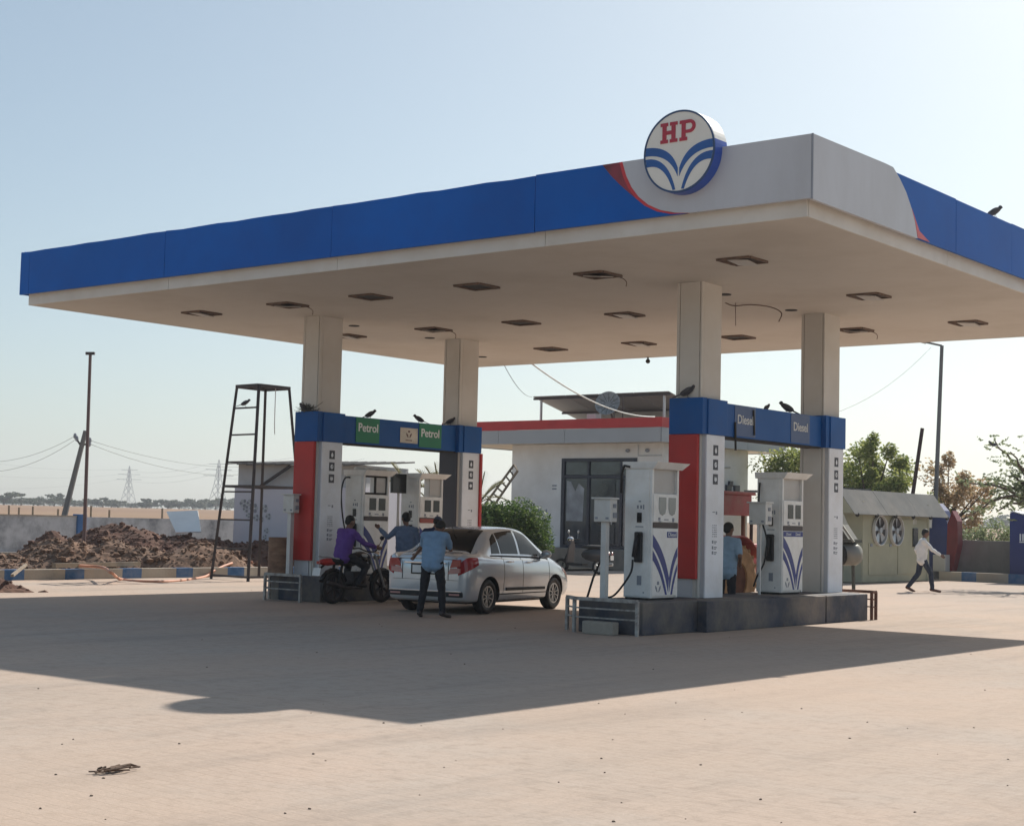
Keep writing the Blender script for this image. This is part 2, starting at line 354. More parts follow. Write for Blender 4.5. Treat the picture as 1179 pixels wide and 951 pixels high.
g.prism([(-4.314, HB), ] + [p for p in [(-1.80, HB)]] + arcB[::-1][1:] + [(-4.314, HT)], FY, -.03, .018)
g.build('blue_fascia', M['blue'], can)
# flank fascia on the right
FX = lambda a, c, d: Vector((d, a, c))
def fx(px, py): p = onX(px, py, 0); return (p.y, min(HT+.05, max(HB, p.z)))
cv = [fx(1018, 184), fx(1027, 193), fx(1035, 207), fx(1042, 222), fx(1048, 240), fx(1052, 256), fx(1055, 272)]
cv[0] = (cv[0][0], HT+.03); cv[-1] = (cv[-1][0], HB)
cv[-1] = (cv[-1][0], HB-.014); g = MB(); g.prism([(.003, HB-.014), (.003, HT+.0)] + cv, FX, -.03, .02); g.build('grey_fascia', M['greyp'], can)
g = MB(); g.prism([(cv[-3][0]+.02, cv[-3][1]), (cv[-2][0]+.16, cv[-2][1]-.1), (cv[-1][0]+.42, HB), (cv[-1][0]+.02, HB), (cv[-2][0]+.02, cv[-2][1])], FX, -.028, .016)
M['pinkflash'] = mat('pink_red_flash', (.62, .12, .13), .5, var=.3); g.build('red_flash', M['pinkflash'], can)
g = MB(); ycuts = [2.1, 4.48, 6.68, 8.9, 11.1, LY]
for i in range(5): g.box(-.034, .004+.002*(i % 2), ycuts[i]+.006, ycuts[i+1]-.006, HB-.01, HT-.02-.01*(i % 2))
g.build('blue_fascia', M['blue'], can)
g = MB(); g.box(-LX, 0, LY-.03, LY, HB, HT); g.box(-LX-.005, -LX+.03, 0, LY, HB, HT); g.build('blue_fascia', M['blue'], can)
g = MB(); g.box(.001, .0208, -.0206, .001, HB-.004, HT+.004); g.build('corner_strip', M['ink'], can)
# small round openings in the soffit
for x, y in ((-13.1, 5.41), (-13.09, 7.72), (-4.39, 5.33), (-4.33, 7.54), (-14.5, 11.2)):
    MB().lathe([(.11, HS-.012), (.11, HS-.001)], Matrix.Translation((x, y, 0)), 16).build('soffit_hole', M['dark'], can)
# columns
CW, CD = .456, .61
ZB = .483
def hicon(mb, frm, k):
    # pictogram: dark square ring with a simple drop / ring / hand inside
    a = .072
    mb.prism([(-a, -a*1.15), (a, -a*1.15), (a, a*1.15), (-a, a*1.15)], frm, 0, .004, 0)
    if k == 0: pl = [(0, .05), (.03, .0), (.024, -.035), (0, -.05), (-.024, -.035), (-.03, 0)]
    elif k == 1: pl = [(.038*math.cos(t*math.pi/4), .045*math.sin(t*math.pi/4)) for t in range(8)]
    else: pl = [(-.04, -.01), (-.01, -.045), (.04, -.02), (.03, .035), (0, .02), (-.02, .045)]
    mb.prism(pl, frm, .004, .007, 1)
    if k == 1: mb.prism([(-.008, -.02), (.008, -.02), (.02, .03), (-.004, .01)], frm, .007, .009, 0)
def column(xc, y0, side):
    x0 = xc-CW; y1 = y0+CD; nrm = 1
    c = MB()
    c.box(x0+.02, xc-.012, y0+.02, y1-.02, ZB-.02, HS+.005)                      # core
    cc = c.build('column', M['colm'], can)
    s = MB(); s.box(x0, x0+.05, y0, y0+.03, ZB, HS); s.box(x0+.065, xc-.03, y0-.004, y0+.03, ZB, HS); s.box(xc-.016, xc+.008, y0+.002, y0+.08, ZB, HS)
    s.box(xc-.03, xc+.004, y0+.09, y1, ZB, HS); s.box(x0, xc-.02, y1-.03, y1+.002, ZB, HS); s.box(x0-.002, x0+.03, y0+.03, y1, ZB, HS)
    s.build('cladding_sheet', M['colm'], cc)
    # front box with printed white panel
    w = MB().box(xc, xc+.075, y0+.06, y1-.004, ZB+.004, 3.07); w.build('side_return', M['greyp'], cc)
    w = MB().box(xc+.075, xc+.095, y0+.065, y1, ZB+.002, 3.06).build('white_panel', M['whitep'], cc)
    ic = MB(); yc = (y0+y1)/2+.03
    for k, z in enumerate((2.82, 2.59, 2.36)): hicon(ic, lambda a, b_, d, z=z: Vector((xc+.095+d, yc+a, z+b_)), k)
    ic.build('pictogram', [M['icon'], M['whitep']], cc)
    pr = MB()
    rnd = random.Random(3)
    for z in (1.62, 1.585, 1.55, 1.515, 1.48, 1.445):
        for q in range(3): a = yc-.07+q*.05; pr.box(xc+.095, xc+.097, a, a+rnd.uniform(.025, .042), z, z+.014)
    for z in (1.36, 1.27, 1.19):
        pr.box(xc+.095, xc+.098, yc-.075, yc-.035, z-.02, z+.03); pr.box(xc+.095, xc+.098, yc-.015, yc+.07, z, z+.018); pr.box(xc+.095, xc+.098, yc-.015, yc+.05, z-.025, z-.012)
    pr.box(xc+.095, xc+.098, yc-.07, yc-.0, 1.83, 1.845); pr.box(xc+.095, xc+.098, yc+.03, yc+.07, 1.80, 1.85)
    pr.build('small_print', M['ink'], cc)
    # blue band
    bb = MB(); bb.box(x0-.07, xc+.1, y0-.085, y0+.055, 3.063, 3.64); bb.box(xc+.003, xc+.125, y0+.055, y1+.03, 3.066, 3.632); bb.box(x0-.07, xc+.05, y1+.005, y1+.09, 3.065, 3.63)
    bb.box(x0-.075, x0-.003, y0+.055, y1+.005, 3.065, 3.63)
    bb.build('blue_band', M['navyband'], cc, bevel=.008)
    rd = MB()
    if side < 0: rd.box(x0-.075, xc+.0, y0-.075, y0-.006, .78, 3.06)
    elif xc < -10: rd.box(x0-.06, xc+.13, y1+.004, y1+.075, .78, 3.06)
    if rd.v: rd.build('red_panel', M['redp'], cc, bevel=.006)
    if side < 0:
        st = MB(); st.box(x0-.02, xc-.09, y0-.03, y0-.006, ZB+.003, .775); st.build('base_sheet', M['greyp'], cc)
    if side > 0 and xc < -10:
        MB().box(x0-.02, xc+.004, y0-.05, y0-.006, ZB+.003, 3.06).build('shaded_face_sheet', mat('painted_shade_sheet', (.05, .05, .065), .5, var=.1), cc)  # added sheet; the shade on this column face is put into its colour
    return cc
XP, XD, Y1, Y2 = -12.58, -3.99, 3.95, 8.15
column(XP, Y1, -1); column(XP, Y2, 1); column(XD, Y1, -1); column(XD, Y2, 1)
# ------------------------------------------------------------------ name beams between the columns
def beam(xc, label):
    t = thing('name_beam', (xc-.2, 6.3, 3.1), label, 'sign beam')
    MB().box(xc-.3, xc+.012, Y1+CD+.095, Y2-.09, 3.075, 3.61).build('beam_box', M['navyband'], t, bevel=.006)
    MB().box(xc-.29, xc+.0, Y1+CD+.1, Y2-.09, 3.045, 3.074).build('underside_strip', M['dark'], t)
    return t
bp_ = beam(XP, 'blue name beam lettered Petrol twice between the two left canopy columns')
bd_ = beam(XD, 'blue name beam lettered Diesel twice between the two right canopy columns')
for xa, xb, xt in ((409, 436, 423), (482, 507.5, 494.5)):
    ya, yb = onX(xa, 495, XP).y, onX(xb, 495, XP).y
    p = MB().box(XP+.014, XP+.024, ya, yb, 3.11, 3.60).build('green_sign', M['green'], bp_)
    text('Petrol', .235, 'lettering', M['lettering'], p, (XP+.026, onX(xt, 495, XP).y, 3.40), (0, 1, 0), (0, 0, 1), sx=1.0, bold=.004)
p = MB().box(XP+.014, XP+.022, onX(460, 503, XP).y, onX(480, 503, XP).y, 3.17, 3.48).build('emblem_plate', mat('cream_plate', (.62, .58, .5), .6, dirt=(.3, .26, .2), dirt_amt=.5, dscale=6), bp_)
e = MB(); yc = onX(470, 500, XP).y
FB = lambda a, c, d: Vector((XP+.022+d, yc+a, 3.34+c))
for s_ in (-1, 1):
    e.prism([(s_*.015, -.06), (s_*.03, .0), (s_*.085, .04), (s_*.075, -.01), (s_*.03, -.06)], FB, 0, .003)
e.prism([(-.03, .05), (.03, .05), (.03, .085), (-.03, .085)], FB, 0, .003)
for q in range(5): e.prism([(-.095+q*.04, -.125), (-.07+q*.04, -.125), (-.07+q*.04, -.1), (-.095+q*.04, -.1)], FB, 0, .003)
e.build('emblem', mat('brown_ink', (.14, .07, .06), .6), p)
for xt, yy_, rot in ((857, 489, -1), (920.5, 494, 0)):
    q = onX(xt, yy_, XD); p = MB().box(XD+.013, XD+.02, q.y-.34, q.y+.34, 3.10, 3.60).build('blue_sign', mat('bluegrey_sign', (.05, .10, .24), .5, dirt=(.1, .13, .2), dirt_amt=.5), bd_)
    text('Diesel', .21, 'lettering', M['letterdim'], p, (XD+.022, q.y, 3.37), (0, 1, 0), (0, 0, 1), sx=1.0, bold=.003)
g = MB()   # loose dark strips on the near Diesel sign
qa, qb = onX(845.5, 490, XD).y, onX(866.5, 470, XD).y
g.bar((XD+.03, qa, 2.86), (XD+.03, qa-.02, 3.32), .02, .035); g.bar((XD+.03, qb+.02, 3.14), (XD+.03, qb-.02, 3.56), .02, .03); g.build('loose_strip', M['dark'], bd_)
# ------------------------------------------------------------------ pump islands
def island(xf, y0, y1, label, piers):
    t = thing('pump_island', ((xf-.55), (y0+y1)/2, 0), label, 'pump island')
    MB().box(xf-1.15, xf, y0, y1, 0, ZB-.004).build('plinth', M['navyplinth'], t, bevel=.02)
    for a, c in piers: MB().box(xf+.0, xf+.17, a, c, 0, ZB-.012).build('pier', M['navyplinth'], t, bevel=.015)
    return t
island(-3.62, 1.85, 8.92, 'worn navy concrete island under the diesel pumps', ((3.35, 7.25), (7.3, 8.88)))
island(-12.25, 3.85, 9.2, 'dark navy concrete island under the petrol pumps', ())
# tubular guards at the ends of the islands
def guard(pts_front, h, label, mt, wing=None, rails=3):
    cx_ = sum(p[0] for p in pts_front)/2; cy_ = sum(p[1] for p in pts_front)/2
    t = thing('guard_rail', (cx_, cy_, 0), label, 'guard rail')
    for p in pts_front + (wing or []): MB().bar((p[0], p[1], 0), (p[0], p[1], h), .045, .045).build('post', mt, t)
    r = MB(); a, c = Vector((*pts_front[0], 0)), Vector((*pts_front[1], 0))
    for i in range(rails):
        z = h*(1-.27*i)+.0; w = .05 if i == 0 else .022
        r.bar(a+Vector((0, 0, z)), c+Vector((0, 0, z)), w, w)
        if wing: d = Vector((*wing[0], 0)); r.bar(a+Vector((0, 0, z)), d+Vector((0, 0, z)), w, w)
    r.build('rail', mt, t); return t
M['rail'] = mat('chipped_white_rail', (.42, .40, .37), .6, var=.2, scale=6, dirt=(.1, .06, .05), dirt_amt=.7, dscale=8)
guard([(-4.72, 1.68), (-3.60, 1.68)], .50, 'chipped white tube guard at the near end of the diesel island', M['rail'], wing=[(-5.05, 1.95)])
guard([(-13.42, 3.52), (-12.45, 3.52)], .50, 'white tube guard at the near end of the petrol island', M['rail'], wing=[(-13.7, 3.9)])
guard([(-3.42, 9.15), (-3.42, 8.98)], .50, 'rusty tube guard at the far end of the diesel island', M['rust'], wing=[(-4.7, 9.15)])
c = MB().box(-4.45, -3.9, 1.5, 1.66, 0, .19); tag(c.build('kerb_stone', M['concrete'], bevel=.02, loc=(-4.2, 1.58, 0)), 'rough grey concrete block lying under the diesel island guard', 'concrete block')
# ------------------------------------------------------------------ dispensers
def dispenser(loc, label, kind, head=True, loose=()):
    """local frame: x = depth (front face at x=0, body to x=-.45), y = width 0..W, z up from 0"""
    t = lthing('fuel_dispenser', label, 'fuel pump', 'fuel pumps on the islands')
    Wd = .75; H = 2.08; D = .49
    wp = M['whitepaint']
    MB().box(-D, -.0, .0, .05, .03, H-.1).build('cabinet_post', wp, t, bevel=.006)
    MB().box(-D, 0, Wd-.05, Wd, .03, H-.1).build('cabinet_post', wp, t, bevel=.006)
    MB().box(-D+.0, -.02, .051, Wd-.051, .03, 1.58).build('lower_cabinet', wp, t)
    MB().box(-D+.02, -.05, .02, Wd-.02, 0, .03).build('base', M['dark'], t)
    if kind == 'window':
        m_ = MB(); m_.box(-D, -.35, .051, Wd-.051, 1.58, H-.1); m_.build('rear_panel', M['greypaint'], t)
    if kind != 'open': MB().box(-D+.03, -.05, .051, Wd-.051, 1.585, H-.1).build('recess_panel', M['greypaint'], t)
    # front door + display module
    MB().box(-.02, .008, .03, Wd-.03, .06, 1.08).build('door', wp, t, bevel=.004)
    dm = MB().box(-.1, .014, .03, Wd-.03, 1.17, 1.60).build('display_module', wp, t, bevel=.01)
    lm = M['glass_grey'] if kind == 'shield' else M['lcd_dark']
    for y0 in (.17, .44):
        if kind == 'shield': pl = [(y0, 1.55), (y0+.2, 1.55), (y0+.2, 1.38), (y0+.17, 1.30), (y0+.1, 1.275), (y0+.03, 1.30), (y0, 1.38)]
        else: pl = [(y0, 1.53), (y0+.19, 1.53), (y0+.19, 1.29), (y0, 1.29)]
        MB().prism(pl, lambda a, c, d: Vector((.014+d, a, c)), 0, .006).build('display', lm, dm)
    k = MB()
    k.box(.014, .02, .16, .21, 1.2, 1.245); k.box(.014, .02, .17, .24, 1.175, 1.19); k.box(.014, .02, .33, .44, 1.205, 1.22); k.box(.014, .02, .55, .60, 1.18, 1.24)
    k.build('small_marks', M['ink'], dm)
    MB().box(-.02, .012, .03, Wd-.03, 1.085, 1.165).build('trim_strip', M['brownstrip'], t)
    # leaf graphic on the door
    gr = MB(); FG = lambda a, c, d: Vector((.008+d, a, c))
    def leaf(A, B_):
        for i in range(len(A)-1): gr.prism([A[i], A[i+1], B_[i+1], B_[i]], FG, 0, .003)
    def bez(p0, p1, p2, n=8): return [((1-t)**2*p0[0]+2*t*(1-t)*p1[0]+t*t*p2[0], (1-t)**2*p0[1]+2*t*(1-t)*p1[1]+t*t*p2[1]) for t in [i/n for i in range(n+1)]]
    sy = 1.0
    leaf(bez((.032, .98), (.36, .74), (.49, .33)), bez((.032, .80), (.33, .55), (.475, .10)))
    leaf(bez((.032, .745), (.30, .5), (.44, .075)), bez((.032, .60), (.25, .42), (.39, .075)))
    leaf(bez((Wd-.032, .80), (.56, .62), (.495, .33)), bez((Wd-.032, .66), (.58, .5), (.51, .12)))
    leaf(bez((Wd-.032, .54), (.60, .36), (.54, .075)), bez((Wd-.032, .44), (.645, .3), (.585, .075)))
    gr.build('leaf_graphic', M['navy'], t)
    em = MB(); FE = lambda a, c, d: Vector((.008+d, .19+a, .19+c))
    for s_ in (-1, 1): em.prism([(s_*.01, -.07), (s_*.035, -.0), (s_*.075, .03), (s_*.07, -.02), (s_*.03, -.07)], FE, 0, .003)
    em.prism([(-.03, .04), (.03, .04), (.02, .09), (-.02, .09)], FE, 0, .003); em.build('emblem', M['ink'], t)
    if kind == 'shield':
        lb = MB().box(.008, .016, .42, .70, .94, 1.03).build('fuel_label', M['navy'], t)
        text('Diesel', .095, 'lettering', M['lettering'], lb, (.017, .56, .985), (0, 1, 0), (0, 0, 1), extr=.001)
    elif kind == 'window':
        lb = MB().box(.008, .014, .03, Wd-.03, .985, 1.07).build('fuel_label', M['navy'], t)
        text('Diesel', .07, 'lettering', M['lettering'], lb, (.015, .21, 1.027), (0, 1, 0), (0, 0, 1), extr=.001)
        text('Diesel', .07, 'lettering', M['lettering'], lb, (.015, .54, 1.027), (0, 1, 0), (0, 0, 1), extr=.001)
    # head
    hd = MB(); P = [(-D-.03, -.03), (.04, -.03), (.04, Wd+.03), (-D-.03, Wd+.03)]; Q = [(-D-.03, -.05), (.13, -.06), (.13, Wd+.12), (-D-.03, Wd+.08)]
    hd.add([(x, y, H-.105) for x, y in P] + [(x, y, H-.0) for x, y in Q], [(3, 2, 1, 0), (4, 5, 6, 7), (0, 1, 5, 4), (1, 2, 6, 5), (2, 3, 7, 6), (3, 0, 4, 7)])
    hd.build('head', wp, t, bevel=.006)
    # side (the -y face): panel, keypad, nozzle in its holster, hose
    MB().box(-D+.015, -.045, -.012, .0, .05, H-.12).build('side_panel', wp, t, bevel=.004)
    sd = MB(); sd.box(-.25, -.17, -.03, -.012, 1.16, 1.31); sd.build('keypad', M['blackgloss'], t, bevel=.004)
    sm = MB(); sm.box(-.23, -.19, -.016, -.012, 1.47, 1.49); sm.box(-.26, -.23, -.016, -.012, 1.37, 1.42); sm.box(-.2, -.17, -.016, -.012, 1.37, 1.42); sm.box(-.15, -.13, -.016, -.012, 1.36, 1.43); sm.box(-.28, -.14, -.016, -.012, 1.09, 1.105)
    sm.box(-.24, -.16, -.016, -.012, .22, .36); sm.box(-.13, -.11, -.016, -.012, .1, .12); sm.build('side_stickers', M['ink'], t)
    hz = MB(); hz.box(-.27, -.14, -.07, -.012, .56, 1.02); hz.build('holster', M['black'], t, bevel=.02)
    nz_ = MB(); nz_.tube([(-.2, -.1, .96), (-.21, -.12, .8), (-.24, -.12, .64)], [.03, .035, .028], 8); nz_.tube([(-.2, -.1, .95), (-.16, -.09, 1.0), (-.12, -.06, .98)], .016, 8); nz_.build('nozzle', M['black'], t, smooth=True)
    return t
def finish_hose(t, pts, r=.016): 
    # smooth hose through local points
    P = [Vector(p) for p in pts]; out = []
    for i in range(len(P)-1):
        p0, p1, p2, p3 = P[max(i-1, 0)], P[i], P[i+1], P[min(i+2, len(P)-1)]
        for q in range(6):
            u = q/6; out.append(.5*((2*p1)+(-p0+p2)*u+(2*p0-5*p1+4*p2-p3)*u*u+(-p0+3*p1-3*p2+p3)*u**3))
    out.append(P[-1]); return MB().tube(out, r, 8).build('hose', M['black'], t, smooth=True)
XF = -3.95
d1 = dispenser(None, 'white diesel pump with shield shaped displays at the near end of its island', 'shield')
finish_hose(d1, [(-.25, -.12, .6), (-.26, -.14, .42), (-.36, -.2, .22), (-.5, -.25, .05), (-.62, -.3, .02)])
place(d1, (XF, 2.55, ZB))
g = MB().tube([(-.38, -.03, 2.0), (-.48, -.05, 2.02), (-.52, -.06, 1.9), (-.52, -.06, 1.6)], .02, 8).build('hose_elbow', M['black'], d1, smooth=True)
d2 = dispenser(None, 'grey and white diesel pump between the two right canopy columns', 'window')
finish_hose(d2, [(-.42, -.04, 1.9), (-.40, -.1, 1.5), (-.3, -.14, 1.2), (-.22, -.13, .9), (-.25, -.15, .55), (-.38, -.16, .3), (-.46, -.14, .12)])
place(d2, (XF, 6.6, ZB))
d3 = dispenser(None, 'white petrol pump with open window frame beside the motorcycle rider', 'open')
m_ = MB(); m_.box(-.06, -.03, .05, .72, 1.6, 1.64); m_.box(-.06, -.03, .36, .40, 1.64, 1.95); m_.box(-.06, -.03, .05, .07, 1.64, 1.95); m_.box(-.06, -.03, .68, .70, 1.64, 1.95); m_.box(-.06, -.03, .05, .72, 1.94, 1.98); m_.build('window_frame', M['dark'], d3)
MB().box(-.05, -.04, .40, .68, 1.64, 1.94).build('window_sheet', M['greypaint'], d3)
finish_hose(d3, [(-.35, -.02, 1.93), (-.43, -.1, 1.9), (-.46, -.15, 1.6), (-.4, -.14, 1.1), (-.2, -.2, .7), (.1, -.35, .35), (.4, -.6, .42)])
place(d3, (-12.45, 5.15, ZB))
d4 = dispenser(None, 'white petrol pump with red trim strip behind the bending man', 'open')
MB().box(.0135, .022, .03, .72, 1.06, 1.15).build('red_strip', mat('orange_red_strip', (.3, .05, .03), .5), d4)
MB().box(-.05, -.03, .36, .70, 1.6, 1.98).build('window_sheet', M['greypaint'], d4)
finish_hose(d4, [(-.43, -.03, 2.0), (-.46, -.12, 1.7), (-.42, -.14, 1.0), (-.3, -.12, .5), (-.1, -.2, .1)])
place(d4, (-12.45, 6.8, ZB))
tins = MB(); rr = random.Random(5)   # ragged sacking and tins lying on the petrol pump heads
for i in range(9):
    y = 5.15+i*.09; tins.sph((-12.6, y, ZB+2.1+rr.uniform(-.01, .02)), (.12, rr.uniform(.05, .09), rr.uniform(.02, .05)), 8)
tag(tins.build('cloth_bundle', M['lightgrey'], smooth=True, loc=(-12.6, 5.2, ZB+2.08)), 'ragged pale cloth lying on top of the petrol pump with the open window', 'cloth')
# screen on a post between the petrol pumps
t = thing('price_screen', (-12.75, 6.5, ZB), 'dark square screen on a thin post between the petrol pumps', 'screen')
MB().bar((-12.75, 6.5, ZB), (-12.75, 6.5, 2.2), .035).build('post', M['greypaint'], t)
MB().box(-12.79, -12.72, 6.29, 6.71, 2.14, 2.54).build('panel', M['blackgloss'], t, bevel=.01)
# control boxes on posts
def control_box(name_loc, label, w, d, z0, z1, pw=.09, front='y'):
    x, y = name_loc; t = thing('control_box', (x, y, ZB), label, 'control box')
    MB().bar((x, y, ZB), (x, y, z0+.005), pw).build('post', M['lightgrey'], t)
    MB().box(x-w/2, x+w/2, y-d/2, y+d/2, z0, z1).build('box', M['lightgrey'], t, bevel=.012)
    MB().box(x-w/2-.03, x+w/2+.02, y-d/2-.03, y+d/2+.02, z1, z1+.025).build('rain_cap', M['lightgrey'], t)
    MB().box(x+w/2, x+w/2+.012, y-.02, y+.05, z1-.13, z1-.07).build('button', M['ink'], t); MB().box(x+w/2, x+w/2+.012, y-.02, y+.07, z0+.06, z0+.14).build('button', M['ink'], t)
    MB().box(x-w/2+.03, x-w/2+.07, y-d/2-.01, y-d/2, z0+.04, z0+.07).build('latch', M['ink'], t); MB().box(x+w/2-.08, x+w/2-.03, y-d/2-.01, y-d/2, z0+.04, z0+.07).build('latch', M['ink'], t)
    return t
control_box((-4.45, 2.05), 'pale grey control box on a post beside the near diesel pump', .30, .18, 1.64, 1.98)
control_box((-4.12, 6.15), 'pale grey control box on a post beside the far diesel pump', .32, .22, 1.66, 2.02, .03)
cb = control_box((-12.98, 3.72), 'pale grey control box on a post in front of the red column panel', .28, .16, 1.68, 2.02)
# rusty drum on the petrol island end
t = thing('metal_drum', (-13.36, 3.85, ZB), 'rusty brown ribbed drum standing at the end of the petrol island', 'drum')
MB().lathe([(.01, 0), (.245, 0), (.25, .03), (.245, .06), (.245, .25), (.252, .265), (.245, .28), (.245, .47), (.252, .485), (.245, .5), (.245, .7), (.252, .72), (.23, .72), (.01, .70)], Matrix.Translation((-13.36, 3.85, ZB)), 28).build('shell', mat('rusty_brown_drum', (.22, .12, .075), .8, var=.3, scale=4, bump=.3, dirt=(.3, .2, .13), dirt_amt=.5, dscale=2, stretch=(1, 1, 3)), t, smooth=False)
MB().box(-13.62, -13.405, 3.86, 4.1, 0, ZB-.002).build('stand', M['navyplinth'], t)
# hanging loose hoses by the diesel island
g = MB().tube([onX(676, 688, -5.2)+Vector((0, 0, -.0)), onX(683, 665, -5.2), onX(694, 640, -5.2)], .018, 8); tag(g.build('fuel_hose', M['black'], smooth=True, loc=tuple(onX(676, 688, -5.2))), 'black loose hose hanging left of the diesel control box', 'hose')
# ------------------------------------------------------------------ ceiling lights
def bez3_(pts, n=6):
    P = [Vector(p) for p in pts]; out = []
    for i in range(len(P)-1):
        p0, p1, p2, p3 = P[max(i-1, 0)], P[i], P[i+1], P[min(i+2, len(P)-1)]
        for q in range(n):
            u = q/n; out.append(.5*((2*p1)+(-p0+p2)*u+(2*p0-5*p1+4*p2-p3)*u*u+(-p0+3*p1-3*p2+p3)*u**3))
    out.append(P[-1]); return out
names = ['first', 'second', 'third', 'fourth', 'fifth', 'sixth']
M['lightframe'] = mat('rusty_light_frame', (.13, .085, .06), .7, var=.4, scale=9)
def ceil_light(x, y, label, mode):
    t = thing('ceiling_light', (x, y, HS), label, 'ceiling light', 'square lights in the canopy soffit')
    f = MB(); a = .27
    for s_ in (-1, 1): f.box(x-a, x+a, y+s_*a-.02, y+s_*a+.02, HS-.03, HS); f.box(x+s_*a-.02, x+s_*a+.02, y-a+.021, y+a-.021, HS-.028, HS-.001)
    f.build('frame', M['lightframe'], t)
    if mode == 'hole': MB().box(x-a+.021, x+a-.021, y-a+.021, y+a-.021, HS-.006, HS-.001).build('opening', M['dark'], t)
    else:
        MB().box(x-a+.021, x+a-.021, y-a+.021, y+a-.021, HS-.006, HS-.001).build('opening', mat('brown_void', (.09, .06, .045), .8), t)
        pm = Matrix.Translation((x+.03, y-.03, HS-.045)) @ Matrix.Rotation(R(7 if mode == 'tilt' else -5), 4, 'X') @ Matrix.Rotation(R(6), 4, 'Y')
        MB().obox(pm, .34, .34, .015).build('diffuser', M['greypaint'], t)
    if mode == 'tilt':
        MB().tube(bez3_([(x+.2, y+.24, HS-.02), (x+.27, y+.30, HS-.05), (x+.31, y+.34, HS-.1), (x+.29, y+.36, HS-.17)]), .007, 5).build('loose_wire', M['lightframe'], t)
rows = (('front', 2.53, (-14.4, -12.0, -9.9, -7.48, -5.02, -2.44)), ('middle', 6.6, (-14.42, -12.0, -9.72, -7.28, -2.38)), ('rear', 10.55, (-11.97, -9.6, -7.18, -4.56, -2.28)))
modes = ['flat', 'tilt', 'hole', 'hole', 'tilt', 'flat', 'flat', 'tilt', 'hole', 'flat', 'flat', 'hole', 'flat', 'hole', 'tilt', 'flat']
i = 0
for rn, y, xs in rows:
    for j, x in enumerate(xs):
        lab = {'hole': 'broken square soffit light with dark empty opening', 'tilt': 'rusty square soffit light with its panel hanging loose', 'flat': 'rusty square soffit light with grey panel'}[modes[i]]
        ceil_light(x, y, '%s, %s from left in the %s row' % (lab, names[j], rn), modes[i]); i += 1
g = MB(); g.tube(bez3_([(-4.9, 6.2, HS), (-4.8, 6.35, HS-.04), (-4.55, 6.5, HS-.02), (-4.3, 6.75, HS-.05), (-4.15, 6.85, HS-.15), (-4.2, 6.85, HS-.3)]), .011, 6); g.tube([(-4.75, 6.3, HS), (-4.74, 6.3, HS-.4)], .006, 5)
tag(g.build('loose_cable', M['lightframe'], smooth=True, loc=(-4.6, 6.5, HS)), 'loose cable dangling from the soffit beside the near right column', 'cable')
# ------------------------------------------------------------------ round emblem on the canopy edge
EC = Vector((-1.82, 0, 6.475)); ER = .545
t = thing('emblem_sign', tuple(EC), 'round white emblem sign with red HP letters mounted on the canopy edge', 'emblem sign')
FE = lambda a, c, d: Vector((EC.x+a, -.03-d, EC.z+c))
Mx = Matrix.Translation(EC) @ Matrix.Rotation(R(90), 4, 'X')
g = MB().lathe([(ER-.02, -.1), (ER, -.1), (ER, .19), (ER-.012, .20)], Mx, 64)
M['rim'] = mat('emblem_rim_blue', (.02, .08, .42), .4); M['rimw'] = mat('emblem_rim_white', (.75, .72, .66), .4)
dr = g.build('drum', [M['rim'], M['rimw']], t, smooth=False)
for p in dr.data.polygons:
    if p.center.z > .12 : p.material_index = 1
YFc = -.20
g = MB(); circ = [(ER*.955*math.cos(2*math.pi*k/64), ER*.955*math.sin(2*math.pi*k/64)) for k in range(64)]
FD = lambda a, c, d: Vector((EC.x+a, YFc-d, EC.z+c))
g.prism(circ, FD, 0, .006); g.build('face', M['logo_white'], t)
RI = ER*.955
g = MB()
for k in range(64):
    a0, a1 = 2*math.pi*k/64, 2*math.pi*(k+1)/64
    g.prism([(RI*math.cos(a0), RI*math.sin(a0)), (ER*math.cos(a0), ER*math.sin(a0)), (ER*math.cos(a1), ER*math.sin(a1)), (RI*math.cos(a1), RI*math.sin(a1))], FD, 0, .012)
g.build('rim_line', mat('emblem_rim_line', (.02, .06, .16), .5), t)
g = MB()      # two blue double leaves
def bz(p0, p1, p2, n=14): return [((1-t)**2*p0[0]+2*t*(1-t)*p1[0]+t*t*p2[0], (1-t)**2*p0[1]+2*t*(1-t)*p1[1]+t*t*p2[1]) for t in [i/n for i in range(n+1)]]
def onrim(x, z):
    l = math.hypot(x, z); return (x*RI/l*.995, z*RI/l*.995)
for s_ in (-1, 1):
    def lf(A, B_):
        for i in range(len(A)-1): g.prism([A[i], A[i+1], B_[i+1], B_[i]], FD, .006, .011)
    m2 = lambda L_: [(s_*a, c) for a, c in L_]
    lf(m2(bz(onrim(.5, .10), (.12, .10), (.012, -.22))), m2(bz(onrim(.5, -.01), (.15, .0), (.012, -.33))))
    lf(m2(bz(onrim(.5, -.05), (.17, -.03), (.045, -.50))), m2(bz(onrim(.48, -.155), (.22, -.12), (.085, -.505))))
g.build('leaf_emblem', M['logo_blue'], t)
g = MB()
def letter(rects, ox, oz):
    for x0, x1, z0, z1 in rects: g.prism([(ox+x0, oz+z0), (ox+x1, oz+z0), (ox+x1, oz+z1), (ox+x0, oz+z1)], FD, .006, .016)
hh = .27
letter([(.03, .09, .045, hh-.045), (.17, .23, .045, hh-.045), (.0905, .1695, .11, .16), (0, .115, 0, .0445), (0, .115, hh-.0445, hh), (.145, .26, 0, .0445), (.145, .26, hh-.0445, hh)], -.285, .13)
letter([(.03, .09, .045, hh-.045), (0, .115, 0, .0445), (0, .15, hh-.0445, hh), (.0905, .15, .095, .1375)], .01, .13)
cp = []; 
